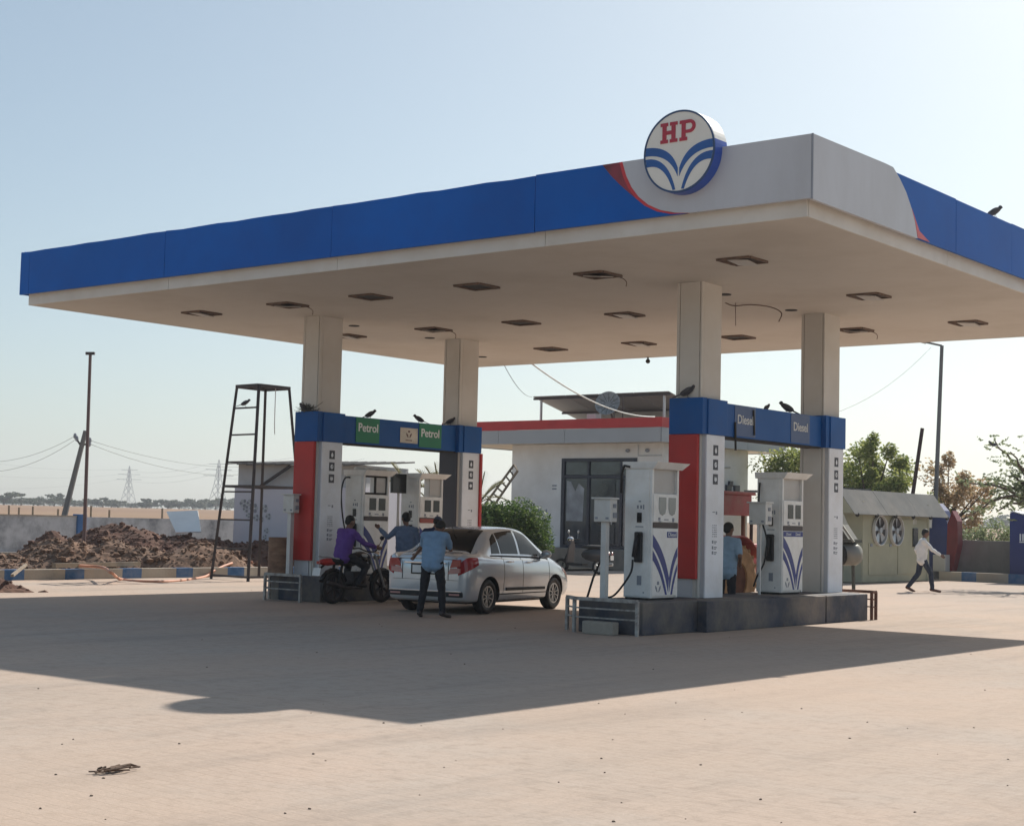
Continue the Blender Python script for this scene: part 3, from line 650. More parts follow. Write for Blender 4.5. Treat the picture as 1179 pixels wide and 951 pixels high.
for i in range(10):
    a0, a1 = R(-90+18*i), R(-90+18*(i+1)); zc = .13+(hh+.095)/2; xo = .16; ro, ri = (hh-.095)/2, .044
    g.prism([(xo+ri*math.cos(a0), zc+ri*math.sin(a0)), (xo+ro*1.05*math.cos(a0), zc+ro*math.sin(a0)), (xo+ro*1.05*math.cos(a1), zc+ro*math.sin(a1)), (xo+ri*math.cos(a1), zc+ri*math.sin(a1))], FD, .006, .016)
g.build('lettering', M['logo_red'], t)
# ------------------------------------------------------------------ office building
M['wallp'] = mat('dusty_white_wall', (.80, .79, .77), .85, var=.06, scale=.6, dirt=(.5, .46, .41), dirt_amt=.4, dscale=.7, bump=.15)
M['basew'] = mat('grey_wall_base', (.22, .20, .18), .9, var=.2, dirt=(.3, .26, .2), dirt_amt=.5)
M['redband'] = mat('red_parapet', (.50, .03, .03), .5, var=.08)
M['greyband'] = mat('grey_parapet', (.40, .41, .42), .5, var=.05, dirt=(.3, .29, .28), dirt_amt=.3)
M['frame'] = mat('dark_window_frame', (.02, .025, .045), .4)
M['solar'] = mat('solar_backsheet', (.20, .18, .16), .7, var=.15, scale=1, stretch=(1, .2, 1))
M['aluminium'] = mat('aluminium', (.5, .5, .5), .4, .8)
t = thing('office_building', (-25, 32, 0), 'white single storey office with red and grey parapet and dark glazed front', 'building')
BX0, BX1, BY0, BY1 = -28.1, -21.25, 29.6, 35.6
w = MB()     # front wall with the opening for the glazed front
WX0, WX1, WZ1 = -25.72, -22.35, 4.02
w.box(BX0, WX0, BY0, BY0+.22, .72, 4.55); w.box(WX1, BX1, BY0, BY0+.22, .72, 4.55); w.box(WX0, WX1, BY0, BY0+.22, WZ1, 4.55)
w.build('front_wall', M['wallp'], t)
w = MB().box(BX1-.22, BX1, BY0+.221, BY1, .72, 4.55); w.build('side_wall', M['wallp'], t)
w = MB().box(BX0, BX0+.22, BY0+.221, BY1, .72, 4.55); w.build('side_wall', M['wallp'], t)
w = MB().box(BX0+.23, BX1-.23, BY1-.22, BY1, .72, 4.55); w.build('rear_wall', M['wallp'], t)
MB().box(BX0-.05, BX1+.05, BY0-1.3, BY1+.05, 0, .715).build('verandah_base', M['basew'], t, bevel=.02)
MB().box(-30.6, -20.72, 28.63, 37.5, 4.56, 4.9).build('roof_slab', M['trim'], t)
fr = MB(); cuts = [-30.8, -28.0, -24.9, -20.69]
for i in range(3): fr.box(cuts[i]+.008, cuts[i+1]-.008, 28.6, 28.63, 4.53, 5.04)
for i in range(3): fr.box(-20.72, -20.69, 28.6+.0+i*3.0, 28.6+(i+1)*3.0-.016, 4.53, 5.04)
fr.box(-30.8, -30.77, 28.63, 37.6, 4.53, 5.04); fr.box(-30.77, -20.72, 37.57, 37.6, 4.53, 5.04)
fr.build('grey_parapet', M['greyband'], t)
fr = MB(); fr.box(-30.82, -20.67, 28.58, 28.63, 5.045, 5.39); fr.box(-20.72, -20.67, 28.63, 37.6, 5.045, 5.39); fr.box(-30.82, -30.77, 28.63, 37.6, 5.045, 5.39); fr.box(-30.77, -20.72, 37.55, 37.6, 5.045, 5.39)
fr.build('red_parapet', M['redband'], t)
g = MB(); g.box(WX0, WX0+.14, BY0-.03, BY0+.12, .72, WZ1); g.box(WX1-.14, WX1, BY0-.03, BY0+.12, .72, WZ1); g.box(WX0+.141, WX1-.141, BY0-.03, BY0+.12, WZ1-.12, WZ1)
g.box(WX0+.141, WX1-.141, BY0-.02, BY0+.1, 3.28, 3.40); g.box(WX0+.141, WX1-.141, BY0-.02, BY0+.1, .72, .84)
for xm in (-24.55, -23.1): g.box(xm, xm+.12, BY0-.025, BY0+.11, .84, 3.28); g.box(xm, xm+.1, BY0-.02, BY0+.1, 3.401, WZ1-.121)
fm = g.build('window_frame', M['frame'], t)
M['doorglass'] = mat('reflecting_dark_glass', (.035, .045, .06), .08, spec=.9, var=.5, scale=1.5)
for a, c in ((WX0+.15, -24.56), (-24.42, -23.11), (-22.97, WX1-.15)):
    MB().box(a, c, BY0+.03, BY0+.05, .85, 3.27).build('pane', M['doorglass'], fm); MB().box(a, c, BY0+.03, BY0+.05, 3.41, WZ1-.13).build('pane', M['doorglass'], fm)
g = MB(); rn = random.Random(2)
for i in range(1): 
    g.prism([(-25.5, 1.7), (-24.75, 1.7), (-24.7, 2.9), (-24.95, 3.1), (-25.1, 2.8), (-25.3, 3.15), (-25.5, 3.2)], lambda a, c, d: Vector((a, BY0+.028-d, c)), 0, .004)
g.build('poster', mat('faded_posters', (.30, .31, .33), .5, var=.5, scale=2), fm)
g = MB(); g.box(-24.33, -23.3, BY0+.0, BY0+.025, .9, 3.2); 
g.build('door', mat('dark_door_glass', (.02, .03, .045), .1, spec=.8, var=.5, scale=1.2), t)
MB().bar((-23.4, BY0-.04, 1.6), (-23.4, BY0-.04, 2.3), .04).build('door_handle', M['galv'], t)
g = MB()      # conduit, small lamps and a meter on the walls
g.tube([(-21.23, 30.2, 4.3), (-21.23, 30.2, 3.9), (-21.22, 31.2, 3.85), (-21.22, 33.2, 3.8), (-21.22, 34.2, 3.85)], .025, 6)
g.tube([(-21.22, 31.0, 4.5), (-21.22, 31.3, 4.1), (-21.22, 32.0, 4.0), (-21.22, 33.6, 4.05)], .015, 6); g.tube([(-22.3, 29.57, 4.5), (-22.3, 29.57, 4.1), (-21.3, 29.57, 4.1)], .015, 6)
g.build('conduit', M['galv'], t)
for y, z, sy, sz in ((33.9, 2.95, .35, .5), (34.5, 2.95, .35, .5), (34.1, 3.4, .25, .2)): MB().box(-21.25, -21.15, y, y+sy, z-.25, z-.25+sz).build('meter_box', M['frame'], t, bevel=.01)
for x in (-22.75, -21.9): MB().sph((x, BY0-.05, 4.28), (.09, .07, .07), 10).build('bulkhead_lamp', M['ink'], t)
g = MB(); 
for z in (2.98, 2.86): g.box(-26.15, -25.95, BY0-.012, BY0, z, z+.05)
for z, a, c in ((2.05, -27.05+.9, -26.15+.6), ):
    for q in range(9): g.box(-27.15+.09*q, -27.15+.09*q+.06, BY0-.01, BY0, 1.98+.02*(q % 2), 2.06+.03*(q % 3))
    for q in range(5): g.box(-27.0+.1*q, -27.0+.1*q+.06, BY0-.01, BY0, 1.75, 1.79)
    for q in range(4): g.box(-27.0+.1*q, -27.0+.1*q+.06, BY0-.01, BY0, 1.35, 1.40)
g.build('wall_lettering', M['ink'], t)
# solar array on the roof
t = thing('solar_array', (-22, 31, 4.9), 'rooftop solar panels seen from behind above the office parapet', 'solar panels')
def sp(u, v): return Vector((-27.6+u, 30.1+v*4.2, 6.42-v*.95))
nx = 4
for i in range(nx):
    for j in range(2):
        u0, u1 = i*1.55+.02, (i+1)*1.55-.02; v0, v1 = j*.5+.012, (j+1)*.5-.012
        a, b_, c_, d_ = sp(u0, v0), sp(u1, v0), sp(u1, v1), sp(u0, v1); up = Vector((0, .22, 1)).normalized()*.035
        MB().add([a, b_, c_, d_, a+up, b_+up, c_+up, d_+up], [(3, 2, 1, 0), (4, 5, 6, 7), (0, 1, 5, 4), (1, 2, 6, 5), (2, 3, 7, 6), (3, 0, 4, 7)]).build('panel', M['solar'], t)
g = MB()
for v in (.03, .47, .97): g.bar(sp(0, v)-Vector((0, 0, .05)), sp(nx*1.55, v)-Vector((0, 0, .05)), .07, .07)
g.build('support_rail', M['steel'], t)
for u in (.3, 3.1, 5.9):
    for v in (.05, .95): MB().bar(sp(u, v)-Vector((0, 0, .06)), Vector((sp(u, v).x, sp(u, v).y, 4.9)), .07).build('support_leg', M['aluminium'], t)
# dish antenna
t = thing('dish_antenna', (-22.7, 29.3, 5.1), 'round mesh dish antenna standing on the office roof edge', 'antenna')
DM = Matrix.Translation((-23.25, 29.0, 5.92)) @ Matrix.Rotation(R(18), 4, 'Z') @ Matrix.Rotation(R(68), 4, 'X')
prof = [(.01, 0), (.2, .02), (.35, .06), (.46, .12), (.47, .135), (.455, .13), (.34, .075), (.2, .035), (.01, .02)]
MB().lathe(prof, DM, 28).build('dish', mat('mesh_dish', (.26, .27, .27), .6, var=.3, scale=12), t, smooth=True)
g = MB()
for k in range(12):
    a = k*math.pi/6; g.bar(DM @ Vector((0, 0, -.005)), DM @ Vector((.47*math.cos(a), .47*math.sin(a), .12)), .012)
g.build('dish_rib', M['steel'], t)
MB().tube([DM @ Vector((0, 0, -.02)), (-23.25, 29.25, 5.5), (-23.25, 29.25, 4.9)], .03, 8).build('mast', M['steel'], t)
for px, h_ in ((707, 463), (717, 456)):
    p = onY(px, 478, 29.4); tag(MB().tube([(p.x, 29.4, 4.9), (p.x, 29.4, onY(px, h_, 29.4).z)], .02, 6).build('roof_rod', M['steel'], loc=(p.x, 29.4, 4.9)), 'thin rod on the office roof, %s of the pair beside the dish' % ('nearer the dish' if px == 707 else 'taller one'), 'rod')
tag(MB().box(-24.1-.25, -24.1+.15, 29.2, 29.5, 4.9, 5.62).build('roof_box', M['lightgrey'], bevel=.02, loc=(-24.1, 29.3, 4.9)), 'small pale box on the office roof under the solar panels', 'box')
# cables from the canopy to the roof
def cable(p0, p1, sag, r, label, m='lightgrey', n=24):
    p0, p1 = Vector(p0), Vector(p1); pts = [p0.lerp(p1, i/n)-Vector((0, 0, sag*4*(i/n)*(1-i/n))) for i in range(n+1)]
    return tag(MB().tube(pts, r, 6).build('cable', M[m], smooth=True, loc=tuple(p0)), label, 'cable')
cable((-14.5, 13.05, 5.55), (-21.0, 28.62, 5.40), .35, .022, 'pale thick cable sagging from the canopy to the office roof corner')
cable((-15.3, 13.05, 5.5), (-27.6, 30.1, 6.42), .2, .008, 'thin wire running from the canopy to the solar panel corner', 'steel')
t = thing('ceiling_camera', tuple(onY(746, 415, 13.0)), 'small dark dome hanging at the rear canopy edge over the office', 'camera')
p = onY(746, 415, 13.0); MB().tube([(p.x, p.y, HS), (p.x, p.y, p.z)], .02, 6).build('stem', M['dark'], t); MB().sph((p.x, p.y, p.z-.02), .055, 10).build('dome', M['dark'], t, smooth=True)
# ladder leaning on the office's left wall
t = thing('ladder', (-29.6, 29.9, .7), 'long wooden ladder leaning against the left end of the office', 'ladder')
A0, A1 = atd(553, 588, 56), atd(592, 535, 55.6); B0, B1 = atd(562, 592, 55.6), atd(596, 542, 55.2)
M['wood'] = mat('weathered_wood', (.22, .17, .12), .8, var=.3)
for a, c in ((A0, A1), (B0, B1)):
    d = (c-a).normalized(); a = a-d*((a.z-.05)/d.z); MB().bar(a, c, .07).build('rail', M['wood'], t)
a0 = A0; 
for i in range(-5, 9):
    f = i/8.; MB().bar(A0.lerp(A1, f), B0.lerp(B1, f), .045).build('rung', M['wood'], t)
# ------------------------------------------------------------------ foliage helpers
def leafmat(name, c1, c2, c3):
    m = bpy.data.materials.new(name); m.use_nodes = True; n = m.node_tree.nodes; L = m.node_tree.links; b = n['Principled BSDF']
    b.inputs['Roughness'].default_value = .55; b.inputs['Specular IOR Level'].default_value = .3
    g = n.new('ShaderNodeNewGeometry'); r = n.new('ShaderNodeValToRGB'); e = r.color_ramp.elements; e[0].color = (*c1, 1); e[1].color = (*c3, 1); q = e.new(.5); q.color = (*c2, 1)
    L.new(g.outputs['Random Per Island'], r.inputs[0]); L.new(r.outputs[0], b.inputs['Base Color'])
    tr = n.new('ShaderNodeBsdfTranslucent'); L.new(r.outputs[0], tr.inputs[0]); mx = n.new('ShaderNodeMixShader'); mx.inputs[0].default_value = .45
    L.new(b.outputs[0], mx.inputs[1]); L.new(tr.outputs[0], mx.inputs[2]); L.new(mx.outputs[0], n['Material Output'].inputs[0]); return m
M['leaf'] = leafmat('broad_leaves', (.12, .17, .04), (.28, .32, .09), (.46, .46, .17))
M['leafdry'] = leafmat('drying_leaves', (.26, .22, .1), (.44, .30, .18), (.6, .45, .28))
M['thorn'] = leafmat('fine_leaves', (.15, .2, .11), (.24, .29, .15), (.36, .38, .22))
M['bushleaf'] = leafmat('bush_leaves', (.03, .07, .02), (.08, .14, .035), (.18, .24, .07))
M['farleaf'] = leafmat('distant_leaves', (.045, .06, .04), (.07, .085, .055), (.10, .11, .07))
M['drypalm'] = leafmat('palm_leaves', (.12, .12, .06), (.2, .19, .1), (.3, .27, .16))
M['bark'] = mat('bark', (.10, .07, .05), .9, var=.3, scale=6, bump=.4)
def leaves(mb, c, rad, n, size, rn, flat=1., asp=.5):
    c = Vector(c)
    for _ in range(n):
        while True:
            p = Vector((rn.uniform(-1, 1), rn.uniform(-1, 1), rn.uniform(-1, 1)))
            if p.length <= 1: break
        p = p*(.35+.65*p.length) if p.length > 0 else p
        p = Vector((p.x*rad[0], p.y*rad[1], p.z*rad[2])) + c
        a = Vector((rn.gauss(0, 1), rn.gauss(0, 1), rn.gauss(0, .6)*flat)).normalized(); b = a.orthogonal().normalized(); q = Matrix.Rotation(rn.uniform(0, 6.28), 3, a); b = q @ b
        s = size*rn.uniform(.6, 1.3)
        mb.add([p-a*s*.5, p-b*s*asp*.5, p+a*s*.5, p+b*s*asp*.5], [(0, 1, 2, 3)])
def tree(name, base, label, h, crown, m, seed, clumps=14, per=160, size=.2, trunk=.16, group=None, clr=.9, branches=6, asp=.5):
    """crown = (rx, ry, rz) about a centre at h - rz"""
    rn = random.Random(seed); base = Vector(base); t = thing(name, tuple(base), label, 'tree', group)
    cz = h-crown[2]; g = MB(); tips = []
    top = base+Vector((rn.uniform(-.2, .2), rn.uniform(-.2, .2), cz*.8)); g.tube([base, base.lerp(top, .5)+Vector((rn.uniform(-.1, .1), 0, 0)), top], [trunk, trunk*.8, trunk*.6], 7)
    L = MB(); cl = []
    for i in range(clumps):
        while True:
            p = Vector((rn.uniform(-1, 1), rn.uniform(-1, 1), rn.uniform(-.9, 1)))
            if .35 < p.length <= 1: break
        c = base+Vector((p.x*crown[0]*clr, p.y*crown[1]*clr, cz+p.z*crown[2]*clr)); cl.append(c)
        f = rn.uniform(.15, .34); leaves(L, c, (crown[0]*f, crown[1]*f, crown[2]*f*1.05), int(per*rn.uniform(.6, 1.3)), size, rn, asp=asp)
    for c in cl[:branches*2]:
        st = base.lerp(top, rn.uniform(.6, 1)); mid = st.lerp(c, .5)+Vector((0, 0, -.1)); g.tube([st, mid, c], [trunk*.4, trunk*.25, trunk*.08], 5, cap=False)
    g.build('trunk', M['bark'], t); L.build('crown', M[m], t); return t
# bush beside the office
t = thing('bush', (-26.6, 26.5, 0), 'large green bush growing in front of the left office wall', 'bush')
L = MB(); rn = random.Random(11)
for px, py, rr_ in ((572, 606, .9), (585, 594, .8), (598, 592, .9), (610, 600, .85), (592, 612, 1.1), (618, 614, .75), (605, 625, 1.), (575, 625, 1.), (560, 605, .7), (565, 590, .6), (622, 630, .6), (600, 640, 1.0), (585, 640, 1.), (545, 612, .8)):
    p = atd(px, py, 50.5+rn.uniform(-.8, .8)); leaves(L, p, (rr_*.8, rr_*.8, rr_*.65), 1000, .135, rn, asp=.35)
for i in range(55):   # spiky shoots
    px = rn.uniform(555, 628); p = atd(px, 600+abs(px-590)*.5, 50.5+rn.uniform(-1, 1)); d = Vector((rn.uniform(-.35, .35), rn.uniform(-.2, .2), rn.uniform(.4, .9)))*rn.uniform(.4, .9)
    for q in range(7): c = p+d*q/7; leaves(L, c, (.07, .07, .07), 5, .16, rn, asp=.22)
L.build('foliage', M['bushleaf'], t)
g = MB(); 
for i in range(7): c = Vector((-26.6+rn.uniform(-1, 1), 26.3, 0)); g.tube([c, c+Vector((rn.uniform(-.4, .4), 0, 1.6))], [.05, .02], 5)
g.build('stem', M['bark'], t)
# palm like plants behind the petrol pumps and beside the office
def palm(base, h, n, ln, label, seed, up=.9):
    rn = random.Random(seed); base = Vector(base); t = thing('young_palm', tuple(base), label, 'palm'); top = base+Vector((0, 0, h))
    MB().tube([base, top], [.16, .12], 8).build('trunk', M['bark'], t)
    for i in range(n):
        a = i*2.4; el = rn.uniform(.35, 1.3); d = Vector((math.cos(a)*math.cos(el), math.sin(a)*math.cos(el), math.sin(el))); g = MB(); pts = []
        for q in range(9): u = q/8; pts.append(top+d*ln*u+Vector((0, 0, -.55*ln*u*u*(1.25-el*.6))))
        g.tube(pts, [.02]*8+[.006], 4)
        sd = d.cross(Vector((0, 0, 1))).normalized()
        for q in range(2, 17):
            u = q/17; p = pts[int(u*8)].lerp(pts[min(8, int(u*8)+1)], u*8-int(u*8)); w = .42*ln*math.sin(math.pi*(.15+.8*u))*.5
            for s_ in (-1, 1): e = p+sd*s_*w+d*w*.7+Vector((0, 0, -.1*w)); f = (e-p).cross(Vector((0, 0, 1))).normalized()*.02; g.add([p-f, p+f, e], [(0, 1, 2)])
        g.build('frond', M['drypalm'], t)
    return t
p = atd(470, 600, 47); palm((p.x, p.y, 0), 2.4, 9, 1.5, 'thin young palm behind the left petrol pump', 3)
p = atd(505, 600, 46); palm((p.x, p.y, 0), 2.2, 12, 1.7, 'fuller young palm behind the right petrol pump', 5)
p = atd(551, 600, 53); palm((p.x, p.y, 0), 2.2, 11, 1.6, 'young palm standing left of the leaning ladder', 8)
# ------------------------------------------------------------------ generator cabin with sloping metal awning
M['cabin'] = mat('pale_green_cabin', (.38, .37, .26), .7, var=.07, dirt=(.3, .29, .22), dirt_amt=.4, dscale=.8, bump=.1)
M['sheet'] = mat('galvanised_awning', (.15, .15, .145), .9, 0., spec=.1, var=.12, scale=1.2, dirt=(.28, .25, .22), dirt_amt=.5, dscale=.8)
t = thing('generator_cabin', (-14, 29.5, 0), 'pale green generator cabin with two round fans and a sloping metal awning', 'cabin')
KX, K0, K1 = -12.2, 26.75, 31.75
MB().box(KX-3.4, KX, K0, K1, .02, 2.44).build('body', M['cabin'], t, bevel=.02)
MB().box(KX-3.3, KX-.05, K0+.05, K1-.05, 0, .02).build('skid', M['dark'], t)
g = MB(); g.box(KX, KX+.02, K0+.45, K0+2.45, .25, 1.22); g.box(KX, KX+.02, K0+2.55, K1-.6, .25, 2.0); g.box(KX, KX+.022, K0+.02, K0+.12, .05, 2.5); g.box(KX, KX+.022, K1-.2, K1-.1, .05, 2.5)
g.build('door', M['cabin'], t, bevel=.006)
for y in (K0+.55, K0+1.9): MB().box(KX+.02, KX+.05, y, y+.12, 1.12, 1.2).build('hinge', M['ink'], t)
for y in (K0+1.15, K0+2.35):
    FM = Matrix.Translation((KX+.02, y, 1.62)) @ Matrix.Rotation(R(90), 4, 'Y')
    f = MB().lathe([(.44, 0), (.47, 0), (.47, .09), (.44, .09), (.44, 0)], FM, 32).build('fan_ring', M['lightgrey'], t)
    MB().lathe([(.005, .001), (.435, .001), (.435, .012), (.005, .012)], FM, 32).build('fan_opening', M['steel'], f)
    b = MB()
    for k in range(5):
        a = k*1.2566+y; r0, r1 = .08, .40; P = []
        for rr_, da, zz in ((r0, 0, .02), (r1, .15, .02), (r1, .75, .06), (r0, .6, .05)): P.append(FM @ Vector((rr_*math.cos(a+da), rr_*math.sin(a+da), zz)))
        b.add(P, [(0, 1, 2, 3)])
    b.build('fan_blade', M['galv'], f); MB().lathe([(.01, .02), (.1, .02), (.09, .08), (.01, .08)], FM, 16).build('fan_hub', M['galv'], f)
g = MB().box(KX+.02, KX+.06, K0+3.62, K0+4.0, 1.12, 1.72); g.build('control_panel', M['lcd_dark'], t, bevel=.01)
g = MB(); g.box(KX+.01, KX+.03, K0+3.66, K0+3.7, 1.85, 2.0); g.box(KX+.01, KX+.03, K0+3.76, K0+3.8, 1.85, 2.05); g.box(KX+.01, KX+.03, K0+3.86, K0+3.9, 1.85, 2.0); g.build('terminal', M['lightgrey'], t)
a = MB()
AW0, AW1 = onX(984, 592, KX+.3), onX(1093, 596, KX+.3)
def AW(u, v, th=0): return Vector((KX-.25+v*.55, AW0.y+u*(AW1.y-AW0.y), 2.83-v*(2.83-AW0.z)+th))
for i in range(3):
    u0, u1 = i/3+.001, (i+1)/3-.001; o_ = .004*(i % 2)
    a.add([AW(u0, 0, o_), AW(u1, 0, o_), AW(u1, 1, o_), AW(u0, 1, o_), AW(u0, 0, o_+.015), AW(u1, 0, o_+.015), AW(u1, 1, o_+.015), AW(u0, 1, o_+.015)], [(3, 2, 1, 0), (4, 5, 6, 7), (0, 1, 5, 4), (1, 2, 6, 5), (2, 3, 7, 6), (3, 0, 4, 7)])
a.build('awning', M['sheet'], t)
MB().box(KX-3.5, KX-.34, AW0.y+.04, K1+1.0, 2.72, 2.78).build('roof_sheet', M['sheet'], t)
MB().add([(KX-.25, AW0.y+.02, 2.8), (KX+.28, AW0.y+.02, 2.12), (KX+.0, AW0.y+.03, 2.12), (KX-.9, AW0.y+.03, 2.12), (KX-.9, AW0.y+.03, 2.75)], [(0, 1, 2, 3, 4)]).build('awning_end', M['cabin'], t)
b = MB()
for i in range(6): p = AW(.04+i*.19, .97); b.sph((p.x-.03, p.y, p.z-.03), .07, 8)
b.build('bracket_lamp', M['dark'], t)
g = MB(); rn = random.Random(8)
for i in range(7): y = K0+rn.uniform(-.3, 3.4); g.box(KX-1.2+rn.uniform(-.3, .3), KX-.5, y, y+rn.uniform(.4, 1.1), 2.785, 2.83+rn.uniform(0, .08))
tag(g.build('scrap_sheet', M['sheet'], loc=(KX-.9, K0+1, 2.8)), 'loose scrap sheets lying on the roof of the green generator cabin', 'scrap')
# tall blue and red service booth behind the cabin
t = thing('service_booth', (-12.4, 33.4, 0), 'dark blue booth with curved red flank beside the generator cabin', 'booth')
M['deepblue'] = mat('deep_blue_booth', (.018, .035, .16), .5, var=.15); M['boothred'] = mat('booth_red', (.17, .012, .02), .5, var=.2)
p0, p1 = onY(1066, 640, 34.0), onY(1090, 640, 34.0); p2 = onY(1103, 640, 34.0)
g = MB(); FB2 = lambda a, c, d: Vector((a, 34.0-d, c))
g.prism([(p0.x-.2, .28), (p1.x, .28), (p1.x+.02, 1.9), (p1.x-.12, 2.35), (p1.x-.35, 2.6), (p0.x-.2, 2.6)], FB2, -.5, 0); g.build('blue_body', M['deepblue'], t)
g = MB().prism([(p1.x-.02, .3), (p2.x-.2, .3), (p2.x, 1.2), (p2.x-.02, 2.0), (p1.x+.2, 2.35), (p1.x+.03, 1.9)], FB2, -.4, .02); g.build('red_flank', M['boothred'], t)
g = MB()
for px in (1064, 1071): q = onY(px, 610, 33.9); g.tube([(q.x, 33.9, 1.75), (q.x+.02, 33.9, 2.35)], .06, 8)
g.build('white_tube', M['whitepaint'], t)
q = onY(1083, 650, 33.75); MB().box(q.x-.2, q.x+.25, 33.55, 33.95, .28, .85).build('air_unit', M['greypaint'], t, bevel=.03)
# boundary wall, right hand side
M['bwall'] = mat('stained_grey_wall', (.26, .24, .21), .9, var=.2, scale=1, bump=.3, dirt=(.13, .12, .11), dirt_amt=.7, dscale=.8, stretch=(1, 1, .5))
tag(MB().box(-16, 60, 35, 35.2, -.02, 1.36).build('boundary_wall', M['bwall'], bevel=.02, loc=(20, 35.1, 0)), 'stained grey boundary wall behind the right kerb', 'wall')
# blue booth at the right edge of the view
q = onY(1162.5, 640, 34.0); t = thing('air_booth', (q.x+.8, 34.3, .27), 'deep blue booth with sloping top at the right end of the kerb', 'booth')
MB().prism([(q.x, .27), (q.x+1.6, .27), (q.x+1.6, 1.95), (q.x+.65, 2.18), (q.x+.1, 2.33), (q.x, 2.3)], lambda a, c, d: Vector((a, 34.0-d, c)), -.7, 0).build('body', mat('royal_blue_booth', (.014, .03, .16), .45, var=.1), t, bevel=.01)
g = MB(); 
for a in (.34, .43, .52): g.box(q.x+a, q.x+a+.045, 33.985, 33.998, 1.38, 1.62)
g.box(q.x+.33, q.x+.58, 33.985, 33.998, 1.33, 1.36); g.build('sign_print', M['whitep'], t)
g = MB(); g.prism([(q.x+.02, 2.32), (q.x+.12, 2.34), (q.x+.65, 2.20), (q.x+1.6, 1.97), (q.x+1.6, 2.0), (q.x+.66, 2.24), (q.x+.12, 2.38), (q.x+.02, 2.35)], lambda a, c, d: Vector((a, 33.97-d, c)), -.7, 0); g.build('top_edge', M['whitep'], t)
M['lampgrey'] = mat('lamp_post_grey', (.16, .16, .16), .6)
# street lamp and the two odd poles
t = thing('street_lamp', tuple(Vector((-13.83, 36.06, 0))), 'tall grey street lamp with short angled arm behind the generator cabin', 'street lamp')
a, b_ = atd(1078.2, 555, 58), atd(1084.5, 398, 58); a0 = a-(b_-a)*(a.z/(b_.z-a.z))
MB().tube([a0, b_], [.09, .065], 10).build('pole', M['lampgrey'], t)
e = atd(1066, 394, 58); MB().tube([b_, e], .04, 8).build('arm', M['lampgrey'], t)
e2 = atd(1060.5, 392.5, 58); MB().bar(e+(e2-e)*-.1, e2+(e2-e)*.5, .25, .12).build('lamp_head', M['galv'], t, bevel=.02)
a, b_ = atd(1054, 548, 57), atd(1062, 493, 57); a0 = a-(b_-a)*(a.z/(b_.z-a.z))
tag(MB().tube([a0, b_], [.075, .07], 8).build('iron_post', mat('dark_red_post', (.05, .02, .02), .7, var=.3), loc=tuple(a0)), 'dark slanting post sticking up behind the generator cabin', 'post')
# trees behind the cabin and at the right
tree('almond_tree', (atd(950, 600, 60).x, atd(950, 600, 60).y, 0), 'broad green leafy tree behind the canopy column and generator cabin', 4.9, (3.1, 2.4, 1.9), 'leaf', 21, clumps=46, per=420, size=.15, trunk=.2)
p = atd(1030, 600, 61); tree('almond_tree', (p.x, p.y, 0), 'green leafy tree behind the slanting dark post', 3.9, (2.2, 1.8, 1.3), 'leaf', 23, clumps=28, per=360, size=.15)
p = atd(1003, 600, 58.5); tree('almond_tree', (p.x, p.y, 0), 'pale green upright tree rising above the generator cabin roof', 5.1, (1.7, 1.4, 1.9), 'leaf', 29, clumps=26, per=360, size=.15)
p = atd(1097, 600, 60); tree('dry_tree', (p.x, p.y, 0), 'reddish drying tree right of the street lamp', 4.55, (1.55, 1.5, 1.95), 'leafdry', 31, clumps=28, per=210, size=.15)
# thorny feathery tree at the right edge
def thorny(base, label, seed, ends, m='thorn'):
    rn = random.Random(seed); base = Vector(base); t = thing('thorn_tree', tuple(base), label, 'tree'); g = MB(); L = MB()
    g.tube([base, base+Vector((0, 0, 1.5)), base+Vector((-.3, 0, 2.6))], [.16, .13, .1], 7)
    for e in ends:
        e = Vector(e); s0 = base+Vector((-.2, 0, rn.uniform(1.6, 2.6))); pts = []
        for q in range(9): u = q/8; pts.append(s0.lerp(e, u)+Vector((0, 0, .35*math.sin(math.pi*u)))+Vector((rn.gauss(0, .04), rn.gauss(0, .04), rn.gauss(0, .04))))
        g.tube(pts, [.06*(1-q/9)+.012 for q in range(9)], 5)
        for q in range(2, 9):
            for _ in range(4):
                p = pts[q]+Vector((rn.gauss(0, .2), rn.gauss(0, .2), rn.gauss(.02, .11))); d = Vector((rn.gauss(0, 1), rn.gauss(0, 1), rn.gauss(.2, .5))).normalized()*rn.uniform(.2, .42)
                for w in range(9): leaves(L, p+d*w/9, (.03, .03, .03), 2, .095, rn, asp=.45)
    g.build('trunk', M['bark'], t); L.build('crown', M[m], t); return t
b0 = atd(1215, 640, 48); b0.z = 0
E_ = [atd(x, y, D) for x, y, D in ((1143, 506, 47.5), (1165, 520, 47), (1112, 556, 47.5), (1135, 562, 48.5), (1140, 580, 47.2), (1160, 548, 48), (1175, 575, 47), (1190, 505, 49), (1205, 540, 46), (1120, 590, 48), (1150, 590, 49), (1180, 590, 48), (1240, 520, 49), (1250, 570, 48), (1165, 560, 48.5), (1178, 540, 48.2))]
thorny(b0, 'feathery thorn tree reaching in from the right edge', 4, E_)
